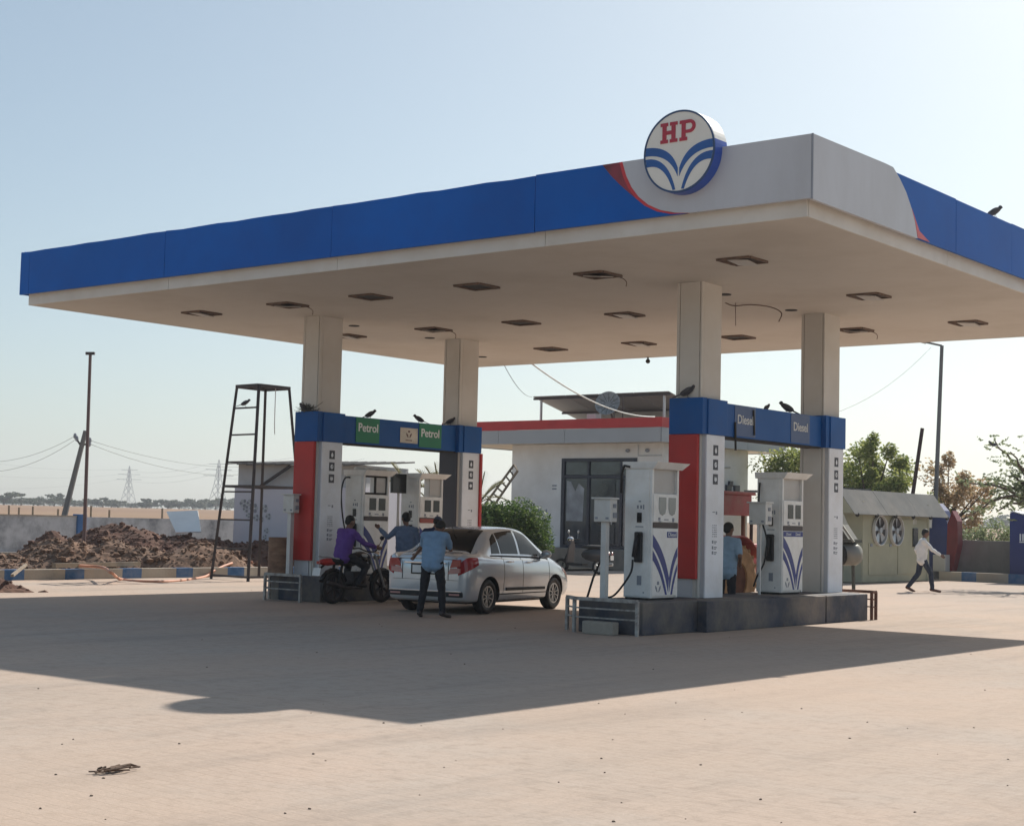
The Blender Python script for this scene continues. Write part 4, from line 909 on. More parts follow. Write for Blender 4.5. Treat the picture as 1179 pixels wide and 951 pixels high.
# low shrubs on the far side of the right wall
for i, (px, h_, w_, lb) in enumerate(((1112, 1.75, .9, 'low weedy shrub behind the right wall near the red booth flank'), (1125, 1.9, .6, 'second weedy shrub from the left behind the right wall'), (1139, 2.35, .5, 'tall dark weedy shrub behind the right wall, left of the blue booth'), (1153, 2.1, .55, 'weedy shrub behind the right wall against the blue booth'))):
    p = atd(px, 640, 57.5); t = thing('shrub', (p.x, p.y, 0), lb, 'shrub', 'weedy shrubs behind the right wall'); L = MB(); rn = random.Random(i+50)
    for q in range(8): leaves(L, (p.x+rn.uniform(-w_, w_), p.y+rn.uniform(-.5, .5), h_*rn.uniform(.45, .9)), (.35, .35, .35), 70, .13, rn)
    L.build('foliage', M['thorn'], t); MB().tube([(p.x, p.y, 0), (p.x+.1, p.y, h_*.7)], [.04, .02], 5).build('stem', M['bark'], t)
# machine half hidden behind the far right column
q = onZ(974, 681); t = thing('air_compressor', (q.x, q.y, 0), 'old compressor with pale tank end and dark belt housing behind the far right column', 'compressor')
cx_, cy_ = q.x, q.y
M['palemetal'] = mat('pale_tank', (.22, .21, .18), .45, .4, var=.15); M['darkolive'] = mat('dark_olive_metal', (.07, .07, .055), .7, var=.3)
MB().lathe([(.02, -.75), (.2, -.72), (.3, -.6), (.3, .5), (.22, .62), (.02, .66)], Matrix.Translation((cx_-.25, cy_, .98)) @ Matrix.Rotation(R(90), 4, 'Y'), 20).build('tank', M['palemetal'], t, smooth=True)
MB().lathe([(.02, -.2), (.26, -.2), (.28, 0), (.26, .06), (.02, .06)], Matrix.Translation((cx_-.1, cy_-.28, .95)) @ Matrix.Rotation(R(90), 4, 'X'), 20).build('belt_housing', M['dark'], t)
for dx in (-.75, -.15, .22): MB().bar((cx_+dx, cy_, 0), (cx_+dx*.9, cy_, .75), .07).build('leg', M['darkolive'], t)
MB().box(cx_-.85, cx_+.3, cy_-.25, cy_+.3, 1.28, 1.36).build('platform', M['darkolive'], t)
MB().prism([(-.9, 1.37), (.18, 1.37), (-.1, 1.75), (-.3, 2.15), (-.9, 2.2)], lambda a, c, d: Vector((cx_+a, cy_+d, c)), -.25, .3).build('hood', M['darkolive'], t)
MB().bar((cx_-.28, cy_-.28, 2.1), (cx_+.35, cy_-.28, 1.3), .05).build('brace', M['palemetal'], t)
# ------------------------------------------------------------------ left hand side: walls, poles, heaps
M['lwall'] = mat('whitewashed_blotchy_wall', (.54, .56, .60), .9, var=.18, scale=.9, bump=.3, dirt=(.09, .10, .12), dirt_amt=.9, dscale=.9)
t = thing('boundary_wall', (-40, 18, 0), 'blotchy grey whitewashed boundary wall with blue pillar on the left', 'wall')
wy = [onX(px, 600, -40).y for px in (88, 97)]
MB().box(-40.2, -40, -30, wy[0], -.02, 1.42).build('wall', M['lwall'], t); MB().box(-40.25, -39.9, wy[0]+.01, wy[1]+.05, -.02, 1.52).build('pillar', mat('blue_pillar', (.05, .14, .34), .8, var=.2), t, bevel=.01)
MB().box(-40.2, -40, wy[1]+.06, 60, -.02, 1.42).build('wall', M['lwall'], t)
MB().box(-40.24, -39.96, -30, wy[0], 1.421, 1.46).build('coping', M['concrete'], t)
g = MB(); g.box(-34, -22.6, -30, -29.9, 0, .1)
# earth ground strip between kerb and wall
g = MB(); g.add([(-40, -40, .06), (-22.55, -40, .06), (-22.55, 40, .06), (-40, 40, .06)], [(0, 1, 2, 3)]); struct('bare_earth', g, M['dirt'])
M['soilheap'] = mat('dark_rubble_soil', (.10, .044, .028), .95, var=.45, scale=7, bump=.8, bscale=9, dirt=(.21, .12, .08), dirt_amt=.6, dscale=1.6)
M['soilpale'] = mat('pale_rubble_soil', (.19, .11, .07), .95, var=.45, scale=7, bump=.8, bscale=9, dirt=(.12, .08, .06), dirt_amt=.6, dscale=2.5)
def heap(label, peaks, x0, x1, y0, y1, m, seed, step=.16, clods=500, rough_=.16):
    rn = random.Random(seed); nx_ = int((x1-x0)/step); ny_ = int((y1-y0)/step); vs = []; fs = []
    def hz(x, y):
        h = -.12
        for (cx__, cy__, hh_, rx_, ry_) in peaks:
            d = math.hypot((x-cx__)/rx_, (y-cy__)/ry_); h = max(h, hh_*(1-d**1.35))
        if h > -.1: h += rough_*(noise.noise(Vector((x*1.3, y*1.3, seed)))+.45*noise.noise(Vector((x*3.1, y*3.1, seed)))+.3*noise.noise(Vector((x*7, y*7, seed))))
        e = min(1, (x-x0)/.5, (x1-x)/.5, (y-y0)/.5, (y1-y)/.5); return h if e >= 1 else min(h, -.1+(h+.1)*max(0, e))
    for i in range(nx_+1):
        for j in range(ny_+1): x = x0+i*step; y = y0+j*step; vs.append((x, y, .06+hz(x, y)))
    for i in range(nx_):
        for j in range(ny_): a = i*(ny_+1)+j; fs.append((a, a+ny_+1, a+ny_+2, a+1))
    g = MB(); g.add(vs, fs)
    n = 0
    while n < clods:
        x = rn.uniform(x0+.3, x1-.3); y = rn.uniform(y0+.3, y1-.3); z = hz(x, y)
        if z < .02: 
            if rn.random() < .9: continue
        r_ = rn.uniform(.015, .045) if rn.random() < .95 else rn.uniform(.06, .12)
        o = len(g.v); g.sph((x, y, .06+z+r_*.2), (r_*rn.uniform(.7, 1.4), r_*rn.uniform(.7, 1.3), r_*rn.uniform(.5, .9)), 6); 
        for k in range(o, len(g.v)): g.v[k] = g.v[k]+Vector((rn.uniform(-1, 1), rn.uniform(-1, 1), rn.uniform(-1, 1)))*r_*.25
        n += 1
    return tag(g.build('rubble_heap', m, smooth=False, loc=((x0+x1)/2, (y0+y1)/2, 0)), label, 'rubble', kind='stuff')
def hp(px, D): q = atd(px, 600, D); return q.x, q.y
pk = []
for px, D, h_, rx_, ry_ in ((126, 50, 1.2, 1.6, 2.2), (140, 49.5, 1.15, 1.9, 2.0), (165, 49, 1.05, 1.8, 2.2), (205, 49, .95, 2.0, 2.2), (240, 48, .85, 2., 2.2), (280, 48, .75, 2., 2.0), (305, 48, .8, 1.8, 2.), (335, 48, .7, 2, 2)): pk.append((*hp(px, D), h_, rx_, ry_))
heap('dark brown rubble heaps piled in front of the left boundary wall', pk, -34, -23.5, 8, 24, M['soilheap'], 3, clods=3200)
pk = []
for px, D, h_, rx_, ry_ in ((60, 46, .75, 2.2, 1.6), (90, 44, .78, 1.6, 1.8), (130, 44, .72, 1.8, 1.8), (165, 43.5, .62, 1.4, 1.7), (235, 43.5, .78, 1.3, 2.1), (262, 43, .6, 1., 1.4), (20, 44, .28, 2, 1.6)): pk.append((*hp(px, D), h_, rx_, ry_))
heap('paler brown rubble heaps just behind the left kerb', pk, -29.5, -22.8, 1.5, 15, M['soilpale'], 9, clods=3200)
# dark spoil mound with slanted edge by the wall
pk = [(*hp(62, 50), 1.0, .9, 1.0), (*hp(50, 50), .7, 1.0, 1.1)]
heap('small dark spoil mound beside the blue pillar', pk, pk[0][0]-3, pk[0][0]+3, pk[0][1]-3, pk[0][1]+3, M['soilheap'], 12, clods=200)
# clutter: white board leaning, planks, slabs, orange hose
a, b_, c_, d_ = atd(203, 614, 50), atd(232, 613, 49.6), atd(228, 588.5, 50.6), atd(192, 590, 51)
nrm = (b_-a).cross(d_-a).normalized()*.04
tag(MB().add([a, b_, c_, d_, a+nrm, b_+nrm, c_+nrm, d_+nrm], [(3, 2, 1, 0), (4, 5, 6, 7), (0, 1, 5, 4), (1, 2, 6, 5), (2, 3, 7, 6), (3, 0, 4, 7)]).build('white_board', mat('white_board', (.88, .86, .82), .6, var=.05), loc=tuple(a)), 'tilted white board standing on the dark rubble', 'board')
def bez3(pts, n=10):
    P = [Vector(p) for p in pts]; out = []
    for i in range(len(P)-1):
        p0, p1, p2, p3 = P[max(i-1, 0)], P[i], P[i+1], P[min(i+2, len(P)-1)]
        for q in range(n):
            u = q/n; out.append(.5*((2*p1)+(-p0+p2)*u+(2*p0-5*p1+4*p2-p3)*u*u+(-p0+3*p1-3*p2+p3)*u**3))
    out.append(P[-1]); return out
hs = [onZ(64, 650, .35), onZ(90, 651, .33), onZ(117, 653, .3), onZ(128, 659, .27), onZ(140, 667, .02), onZ(170, 669.5, .02), onZ(205, 668.5, .02), onZ(235, 664, .02), onX(246, 657, -22.3), onZ(262, 650, .3), onZ(278, 645.5, .35), onZ(290, 647, .35)]
tag(MB().tube(bez3(hs), .035, 7).build('orange_hose', mat('faded_orange_hose', (.50, .23, .14), .6, var=.15), smooth=True, loc=tuple(hs[0])), 'faded orange hose lying over the left kerb', 'hose')
for (x0, y0, x1, y1, lb, w, h_) in ((62, 651, 160, 649, 'long plank resting on the left kerb', .12, .1), (0, 638, 19, 638, 'pale concrete beam at the left edge', .2, .12), (14, 662.5, 30, 650, 'short slanting plank behind the left kerb', .06, .05)):
    a, b_ = onZ(x0, y0, .34), onZ(x1, y1, .34); tag(MB().bar(a, b_, w, h_).build('plank', M['wood'] if h_ < .12 else M['concrete'], loc=tuple(a)), lb, 'plank')
q = onZ(4, 681); heap('small dark soil clump at the left edge of the paving', [(q.x-.2, q.y, .16, .55, .5)], q.x-1.2, q.x+1, q.y-1, q.y+1, M['soilheap'], 20, step=.08, clods=60, rough_=.08)
# steel tower
t = thing('steel_tower', (-20.6, 9.7, 0), 'tapering black steel tower frame with rungs standing by the left kerb', 'tower')
Tb = [atd(243, 666, 40.3), atd(285.5, 669.6, 39.0), atd(352, 664, 40.3), atd(298, 662, 41.6)]
for v in Tb: v.z = 0
Tt = [atd(273, 444, 40.3), atd(298, 449, 39.6), atd(333, 446, 40.3), atd(306, 442, 41.0)]
for v in Tt: v.z = 4.88
for a, b_ in zip(Tb, Tt): MB().bar(a, b_, .07, .07).build('leg', M['steel'], t)
def tp(i, z): return Tb[i].lerp(Tt[i], z/4.88)
g = MB()
for i in range(4): g.bar(Tt[i], Tt[(i+1) % 4], .1, .08)
g.bar(Tt[0].lerp(Tt[1], .5), Tt[3].lerp(Tt[2], .5), .06); g.bar(Tt[0].lerp(Tt[3], .5), Tt[1].lerp(Tt[2], .5), .06); g.build('top_frame', M['steel'], t)
for z in (4.32, 3.64, 2.95, 2.2, 1.5, .78): MB().bar(tp(0, z), tp(1, z), .04, .04).build('rung', M['steel'], t)
g = MB(); 
for i in (0, 1, 2, 3): g.bar(tp(i, 2.34), tp((i+1) % 4, 2.34), .06)
g.bar(tp(0, .1), tp(1, .1), .05); g.bar(tp(1, .1), tp(2, .1), .05); g.build('brace', M['steel'], t)
p = Tt[2].lerp(Tt[1], .45); tag(MB().tube([p, p+Vector((0, 0, -.9)), p+Vector((.02, 0, -1.2))], .012, 5).build('hanging_rope', M['lightgrey'], loc=tuple(p)), 'pale rope hanging from the top of the steel tower', 'rope')
# poles
a, b_ = atd(96, 650, 47.5), atd(104, 408, 47.5); a.z = .0
t = thing('thin_mast', tuple(a), 'tall thin rusty mast with a small crossbar top, left of the steel tower', 'mast')
MB().tube([a, b_], [.058, .045], 8).build('pole', mat('pinkish_rusty_pole', (.14, .09, .085), .7, var=.25), t); c = atd(104, 407, 47.5)
MB().bar(c-cR*.13-Vector((0, 0, 0)), c+cR*.13, .1, .08).build('crossbar', M['steel'], t)
a, b_ = atd(73, 598, 62), atd(98.5, 496, 62); a0 = a-(b_-a)*(a.z/(b_.z-a.z))
t = thing('utility_pole', tuple(a0), 'leaning concrete utility pole beyond the left boundary wall', 'utility pole')
MB().tube([a0, b_], [.13, .085], 8).build('pole', mat('pole_concrete', (.17, .165, .16), .9, var=.1), t)
k = atd(95, 512, 62); 
MB().bar(atd(86.5, 503, 62), atd(93, 513, 62), .07).build('crossarm', M['steel'], t); MB().bar(atd(93, 513, 62), atd(104, 510, 62), .07).build('crossarm', M['steel'], t)
for px, py in ((86.5, 502), (88.5, 505), (103.5, 507), (103, 511)): q = atd(px, py, 62); MB().sph(q, (.07, .07, .12), 8).build('insulator', M['ink'], t)
# whitewashed shed with lean-to roof
t = thing('store_shed', (-29, 17, 0), 'lilac grey store shed with painted flowers behind the steel tower', 'shed')
sa, sb = atd(269, 600, 51), atd(356, 600, 51); sb = Vector((sa.x+(5.0), sa.y+.6, 0)) ; sa.z = 0
sa = atd(269, 600, 51); sb = atd(420, 600, 48.5); dirx = Vector((sb.x-sa.x, sb.y-sa.y, 0)).normalized(); nrm = Vector((dirx.y, -dirx.x, 0))
if nrm.dot(CAM-sa) < 0: nrm = -nrm
Ls = (Vector((sb.x, sb.y, 0))-Vector((sa.x, sa.y, 0))).length; o3 = Vector((sa.x, sa.y, 0))
SM = Matrix(((dirx.x, -nrm.x, 0, o3.x), (dirx.y, -nrm.y, 0, o3.y), (0, 0, 1, 0), (0, 0, 0, 1)))
def sbox(x0, x1, y0, y1, z0, z1, name, m, **k_):
    g = MB(); g.box(x0, x1, y0, y1, z0, z1); g.v = [SM @ v for v in g.v]; return g.build(name, m, t, **k_)
M['shedwall'] = mat('lilac_whitewash', (.62, .60, .65), .9, var=.07, scale=.8, bump=.2, dirt=(.45, .43, .45), dirt_amt=.4, dscale=.8)
sbox(0, Ls, 0, 3, 0, 2.55, 'wall', M['shedwall']); sbox(.05, Ls-.05, .1, 2.9, 2.552, 3.25, 'upper_wall', mat('grey_upper_wall', (.44, .44, .44), .9, var=.1))
g = MB(); rn = random.Random(6); 
for i in range(14):
    x0 = -.15+i*Ls/13.5; g.add([SM @ Vector(p) for p in ((x0, -.25, 3.22+rn.uniform(-.02, .03)), (x0+Ls/13.5+.05, -.25, 3.24+rn.uniform(-.02, .04)), (x0+Ls/13.5+.05, 3.1, 3.45), (x0, 3.1, 3.43))] + [SM @ Vector(p) for p in ((x0, -.25, 3.27), (x0+Ls/13.5+.05, -.25, 3.29), (x0+Ls/13.5+.05, 3.1, 3.5), (x0, 3.1, 3.48))], [(3, 2, 1, 0), (4, 5, 6, 7), (0, 1, 5, 4), (1, 2, 6, 5), (2, 3, 7, 6), (3, 0, 4, 7)])
g.build('roof_sheet', mat('dark_sheet_roof', (.16, .155, .15), .8, var=.2), t)
g = MB(); g.bar(SM @ Vector((.95, -.1, 2.5)), SM @ Vector((2.1, -.1, 3.2)), .08); g.build('roof_brace', M['steel'], t)
fl = MB(); rn = random.Random(14)
for cx__, cz__, rr_ in ((.35, 2.0, .16), (.6, 2.02, .14), (.45, 1.82, .13), (.75, 1.85, .18), (.85, 1.55, .13), (1.15, 1.85, .15), (1.3, 1.6, .12), (1.05, 1.5, .1), (.55, 1.62, .1), (1.25, 1.15, .1), (1.2, .95, .09)):
    for k_ in range(6):
        a = k_*math.pi/3; c0 = Vector((cx__+math.cos(a)*rr_*.55, -.012, cz__+math.sin(a)*rr_*.55)); pl = [(c0.x+rr_*.38*math.cos(q*math.pi/3), c0.z+rr_*.38*math.sin(q*math.pi/3)) for q in range(6)]
        fl.prism(pl, lambda u_, w_, d: SM @ Vector((u_, -.004-d-.001*(k_ % 3), w_)), 0, .004, k_ % 2)
fl.build('flower_painting', [mat('flower_white', (.5, .5, .5), .8), mat('flower_dark', (.26, .26, .28), .8)], t)
# field: fence posts, straw heap, far trees, pylons
tag(MB().tube([atd(75, 590, 66), atd(75, 581, 66)], .04, 5).build('unused_post', M['wood']), 'x', 'x')
bpy.data.objects.remove(bpy.data.objects['unused_post'])
fp = [(10.5, 582, 594), (67, 586, 594.5), (98, 578, 594), (126, 587, 596), (187, 585, 597), (38, 583, 590), (22, 584, 588), (105, 582, 592)]
for i, (px, y0, y1) in enumerate(fp):
    a, b_ = atd(px, y1+2, 66), atd(px, y0, 66); a.z = gh(a.x, a.y)-.1; o = MB().tube([a, b_], .04, 6).build('fence_post', M['wood'], loc=tuple(a))
    tag(o, '%s wooden fence post from the left in the dry field' % ('first', 'fifth', 'sixth', 'eighth', 'ninth', 'third', 'second', 'seventh')[i], 'fence post', 'wooden posts in the dry field beyond the left wall')
q = atd(125, 590, 95); z = gh(q.x, q.y); s = thing('straw_heap', (q.x, q.y, z), 'long pale straw heap lying in the dry field', 'straw heap')
g = MB(); 
for k_ in range(9): u = -3.5+k_*.85; v = q+cR*u; g.sph((v.x, v.y, z+.3), (.8, .8, .75-.04*abs(k_-3)), 10)
o = g.build('straw', mat('straw', (.5, .38, .24), .95, var=.3, scale=3, bump=.6), s)
tr = [(4, 566, 170, 4.2), (24, 572, 190, 3.6), (38, 573, 230, 3.5), (62, 573, 200, 4.5), (72, 567, 210, 3.0), (85, 576, 260, 4), (118, 573, 210, 3.6), (128, 575, 220, 3.), (168, 574, 200, 1.8), (172, 578, 290, 4), (193, 574, 230, 3.), (206, 572, 220, 3.4), (222, 574, 230, 4.), (236, 576, 260, 4.), (248, 574, 240, 3.6), (262, 573, 300, 5), (150, 579, 330, 4.5), (100, 579, 340, 4.5), (50, 577, 330, 5), (-12, 570, 200, 5), (14, 576, 280, 5), (280, 576, 260, 5), (320, 574, 280, 5), (1125, 601, 280, 4), (1090, 602, 260, 5), (1140, 597, 300, 5), (1158, 590, 220, 4), (1178, 597, 300, 6)]
ordn = ['first', 'second', 'third', 'fourth', 'fifth', 'sixth', 'seventh', 'eighth', 'ninth', 'tenth', 'eleventh', 'twelfth', 'thirteenth', 'fourteenth', 'fifteenth', 'sixteenth', 'seventeenth', 'eighteenth', 'nineteenth', 'twentieth', 'twenty-first', 'twenty-second', 'twenty-third']
left = sorted([x for x in tr if x[0] < 500]); right = sorted([x for x in tr if x[0] > 500])
for grp, nm in ((left, 'left'), (right, 'right')):
    for i, (px, top, D, w_) in enumerate(grp):
        D = 330+D*.8; w_ *= 1.7
        q = atd(px, 590 if nm == 'left' else 606, D); zg = gh(q.x, q.y); zt = atd(px, top, D).z; h_ = max(2, zt-zg)
        tree('acacia_tree', (q.x, q.y, zg), '%s dark tree from the left on the far %s horizon' % (ordn[i], nm), h_, (w_, w_, h_*.42), 'farleaf', 100+i, clumps=12, per=60, size=1.0, trunk=.3, group='distant trees on the horizon', branches=3)
# distant tree line hazed together
for nm, a0, a1, D, hh_ in (('left', -60, 520, 900, 5.), ('right', 1040, 1260, 700, 5.)):
    L = MB(); rn = random.Random(77)
    for k_ in range(150):
        px = a0+(a1-a0)*rn.random(); q = atd(px, 600, D*rn.uniform(.9, 1.15)); z = gh(q.x, q.y); f = .5+.5*noise.noise(Vector((px*.03, 0, 9)))+.25; leaves(L, (q.x, q.y, z+hh_*.45*f), (rn.uniform(3, 6), 3, hh_*.5*f), 26, 1.6, rn)
    c = atd((a0+a1)/2, 600, D); tag(L.build('tree_line', M['farleaf'], loc=(c.x, c.y, 0)), 'faint hazy tree line along the %s horizon' % nm, 'tree line', kind='stuff')
def pylon(px, ytop, D, label, s=1.):
    q = atd(px, 590, D); z0 = gh(q.x, q.y); H = atd(px, ytop, D).z-z0; t = thing('pylon', (q.x, q.y, z0), label, 'pylon'); g = MB(); w = H*.16; r_ = H*.006
    lv = [0, .2, .38, .54, .68, .8, .9, 1]; wd = [w, w*.72, w*.5, w*.34, w*.24, w*.17, w*.12, .02]
    cs = [(-1, -1), (1, -1), (1, 1), (-1, 1)]
    def P(i, c): return Vector((q.x+cs[c][0]*wd[i], q.y+cs[c][1]*wd[i], z0+H*lv[i]))
    for i in range(7):
        for c in range(4):
            g.bar(P(i, c), P(i+1, c), r_*1.4); g.bar(P(i, c), P(i+1, (c+1) % 4), r_*.8); g.bar(P(i, (c+1) % 4), P(i+1, c), r_*.8)
    g.build('lattice', M['steel'], t); g = MB()
    for f, l in ((.68, .30), (.8, .26), (.91, .2)): g.bar(Vector((q.x, q.y, z0+H*f))-_r*H*l, Vector((q.x, q.y, z0+H*f))+_r*H*l, r_*1.6)
    g.build('crossarm', M['steel'], t); return t, q, z0, H
_, qa, za, HA = pylon(147, 536.5, 1250, 'left lattice pylon far off on the horizon'); _, qb, zb, HB_ = pylon(250, 529, 1080, 'right lattice pylon far off behind the steel tower')
# power lines
def wire(pts, sag, label, r=.03):
    out = []
    for a, b_ in zip(pts, pts[1:]):
        for k_ in range(14): u = k_/14; out.append(a.lerp(b_, u)-Vector((0, 0, sag*4*u*(1-u))))
    out.append(pts[-1]); tag(MB().tube(out, r, 4).build('power_line', M['steel'], smooth=True, loc=tuple(pts[0])), label, 'power line')
topP = [atd(86.5, 502, 62), atd(103.5, 507, 62)]
wire([atd(-40, 530, 66), topP[0]], .4, 'upper wire running left from the leaning utility pole', .007); wire([atd(-40, 541, 66), atd(88.5, 505, 62)], .5, 'lower wire running left from the leaning utility pole', .007)
wire([topP[1], atd(330, 532, 90)], .6, 'upper wire running right from the leaning utility pole', .008); wire([atd(103, 511, 62), atd(330, 537, 90)], .8, 'lower wire running right from the leaning utility pole', .008)
for i, f in enumerate((.68, .8, .91)):
    wire([atd(-60, 560-18*i, 1200), Vector((qa.x, qa.y, za+HA*f))-_r*HA*.2, Vector((qb.x, qb.y, zb+HB_*f))-_r*HB_*.2, atd(420, 548-20*i, 950)], 4, '%s wire strung between the two far pylons' % ('lowest', 'middle', 'highest')[i], .06)
wire([atd(960, 476, 50), atd(1072, 400, 57.5)], .3, 'faint wire slanting down left from the street lamp', .006)
# ------------------------------------------------------------------ vehicles
def wheel(parent, c, r, w, rimm, spokes=8, axis='X', tread=None, rr=.62):
    Mw = Matrix.Translation(c) @ Matrix.Rotation(R(90), 4, 'Y')
    a = w/2; t_ = MB().lathe([(r*rr, -a*.8), (r*.9, -a), (r*.985, -a*.72), (r, -a*.3), (r, a*.3), (r*.985, a*.72), (r*.9, a), (r*rr, a*.8), (r*rr, -a*.8)], Mw, 36)
    tyre = t_.build('wheel', M['black'], parent, smooth=True)
    g = MB(); g.lathe([(r*rr*.88, -a*.85), (r*rr*1.02, -a*.85), (r*rr*1.02, a*.85), (r*rr*.88, a*.85), (r*rr*.88, -a*.85)], Mw, 36)
    for s_ in (-1, 1):
        for k in range(spokes):
            an = 2*math.pi*k/spokes; p0 = Mw @ Vector((r*.08*math.cos(an), r*.08*math.sin(an), s_*a*.55)); p1 = Mw @ Vector((r*rr*.92*math.cos(an), r*rr*.92*math.sin(an), s_*a*.62)); g.bar(p0, p1, r*.13 if spokes < 12 else r*.02, r*.06 if spokes < 12 else r*.02)
    g.lathe([(.005, -a*.62), (r*.15, -a*.62), (r*.15, a*.62), (.005, a*.62)], Mw, 18)
    g.build('rim', rimm, tyre); 
    if spokes < 12 and spokes != 6: MB().lathe([(.005, -a*.3), (r*rr*.88, -a*.3), (r*rr*.88, a*.3), (.005, a*.3)], Mw, 24).build('brake_disc', M['steel'], tyre)
    return tyre
ST = [  # y, half width, z bottom, z belt, z roof, half width at greenhouse base, at roof edge
 (0.00, .66, .34, .84, .90, .60, .50), (0.025, .75, .26, .93, 1.00, .68, .55), (0.09, .815, .22, .985, 1.035, .73, .60), (0.24, .845, .20, 1.0, 1.055, .76, .62), (0.44, .858, .20, 1.0, 1.075, .775, .62),
 (0.60, .862, .20, .99, 1.15, .775, .60), (0.84, .866, .20, .98, 1.33, .775, .575), (1.10, .868, .20, .97, 1.455, .775, .565), (1.45, .868, .20, .96, 1.50, .775, .57), (1.85, .868, .20, .95, 1.515, .775, .575), (2.25, .868, .20, .94, 1.49, .775, .57),
 (2.55, .866, .20, .93, 1.39, .775, .575), (2.85, .862, .20, .925, 1.22, .775, .60), (3.08, .858, .20, .90, 1.04, .77, .63), (3.35, .85, .21, .84, .945, .76, .62), (3.65, .825, .22, .75, .85, .73, .58), (3.86, .77, .24, .64, .74, .67, .5), (3.96, .68, .28, .55, .63, .58, .42), (3.995, .56, .34, .50, .54, .46, .34)]
def ringpts(v):
    y, w, zb, zs, zr, gb, gt = v
    return [(0, zb), (.6*w, zb), (.9*w, zb+.015), (w*.975, zb+.10), (w*.995, .5*(zb+zs)-.06), (w, .62*zs+.38*zb), (w*.985, zs-.12), (w*.955, zs-.025), (gb+.012, zs+.012), (gb*.5+gt*.5+.022, (zs+zr)/2+.01), (gt+.022, zr-.075), (gt*.86, zr-.022), (gt*.5, zr-.004), (0, zr)]
NT = 13
def cr(p0, p1, p2, p3, u): return .5*((2*p1)+(-p0+p2)*u+(2*p0-5*p1+4*p2-p3)*u*u+(-p0+3*p1-3*p2+p3)*u**3)
def stat(s):
    i = min(len(ST)-2, max(0, int(s))); u = s-i; g = lambda k: Vector(ST[max(0, min(len(ST)-1, k))]) if False else ST[max(0, min(len(ST)-1, k))]
    return [cr(g(i-1)[q], g(i)[q], g(i+1)[q], g(i+2)[q], u) for q in range(7)]
def surf(s, t, side=1):
    v = stat(s); P = ringpts(v); j = min(NT-1, max(0, int(t))); u = t-j
    def g(k):
        if k < 0: return (-P[-k][0], P[-k][1])
        if k > NT: return (-P[2*NT-k][0], P[2*NT-k][1])
        return P[k]
    x = cr(g(j-1)[0], g(j)[0], g(j+1)[0], g(j+2)[0], u); z = cr(g(j-1)[1], g(j)[1], g(j+1)[1], g(j+2)[1], u)
    return Vector((side*x, v[0], z))
def s_of(y):
    lo, hi = 0, len(ST)-1.
    for _ in range(30):
        m_ = (lo+hi)/2
        if stat(m_)[0] < y: lo = m_
        else: hi = m_
    return lo
def patch(mb, f, nu, nv, off=.005, side=1, mi=0):
    """f(u, v) -> (s, t); offset along the outward normal; thin closed shell"""
    A = []; B_ = []
    for i in range(nu+1):
        for j in range(nv+1):
            s, t = f(i/nu, j/nv); e = 1e-3; p = surf(s, t, side); ds = surf(s+e, t, side)-surf(s-e, t, side); dt = surf(s, t+e, side)-surf(s, t-e, side); n_ = ds.cross(dt).normalized()
            c = Vector((0, p.y, .7)); 
            if n_.dot(p-Vector((0, 2., .6))) < 0: n_ = -n_
            A.append(p+n_*off); B_.append(p-n_*.01)
    o = len(A); w = nv+1; fs = []
    for i in range(nu):
        for j in range(nv): a = i*w+j; fs.append((a, a+w, a+w+1, a+1)); fs.append((o+a, o+a+1, o+a+w+1, o+a+w))
    for i in range(nu): fs.append((i*w, o+i*w, o+(i+1)*w, (i+1)*w)); a = i*w+nv; fs.append((a, a+w, o+a+w, o+a))
    for j in range(nv): fs.append((j, j+1, o+j+1, o+j)); a = nu*w+j; fs.append((a, o+a, o+a+1, a+1))
    mb.add(A+B_, fs, mi)
M['silver'] = mat('silver_car_paint', (.60, .65, .70), .22, .45, var=.01, coat=.6, spec=.5, dirt=(.45, .42, .38), dirt_amt=.12, dscale=2)
M['taillamp'] = mat('red_lamp_lens', (.40, .015, .02), .15, coat=.5); M['clearlamp'] = mat('clear_lamp_lens', (.58, .30, .28), .15)
M['window'] = mat('car_window_glass', (.006, .008, .01), .05, spec=.25, var=.1); M['platew'] = mat('white_number_plate', (.8, .8, .78), .5)
M['alloy'] = mat('alloy_rim', (.42, .43, .44), .3, .8)
car = lthing('sedan_car', 'silver compact sedan parked at the petrol pump, seen from its rear right corner', 'car')
nS, nT_ = 90, 52; vs = []; fs = []
for i in range(nS+1):
    s = i/nS*(len(ST)-1)
    for j in range(2*nT_):
        if j <= nT_: p = surf(s, j/nT_*NT, 1)
        else: p = surf(s, (2*nT_-j)/nT_*NT, -1)
        vs.append(p)
w = 2*nT_
for i in range(nS):
    for j in range(w): j2 = (j+1) % w; fs.append((i*w+j, (i+1)*w+j, (i+1)*w+j2, i*w+j2))
# rounded ends
for e, base_i, dy in ((0, 0, -.02), (1, nS, .02)):
    prev = base_i*w; c = Vector((0, vs[prev].y, .62))
    for f_, k_ in ((.8, .6), (.45, .95), (.1, 1.)):
        o = len(vs)
        for j in range(w): p = vs[base_i*w+j]; vs.append(Vector((p.x*f_, p.y+dy*k_, c.z+(p.z-c.z)*f_)))
        for j in range(w):
            j2 = (j+1) % w; q = (prev+j, o+j, o+j2, prev+j2); fs.append(q)
        prev = o
    fs.append(tuple(prev+j for j in range(w)))
g = MB(); g.add(vs, fs); body = g.build('body', [M['silver'], M['dark']], car, smooth=True)
g = MB(); WY0, WY1, WR = .745, 3.195, .30
for wy_ in (WY0, WY1):
    for s_ in (-1, 1): g.lathe([(.355, -.2), (.355, .2)], Matrix.Translation((s_*.80, wy_, WR)) @ Matrix.Rotation(R(90), 4, 'Y'), 40)
g.box(-.5, .5, .3, 3.7, .0, .0)
cut = g.build('cutter', M['dark'])
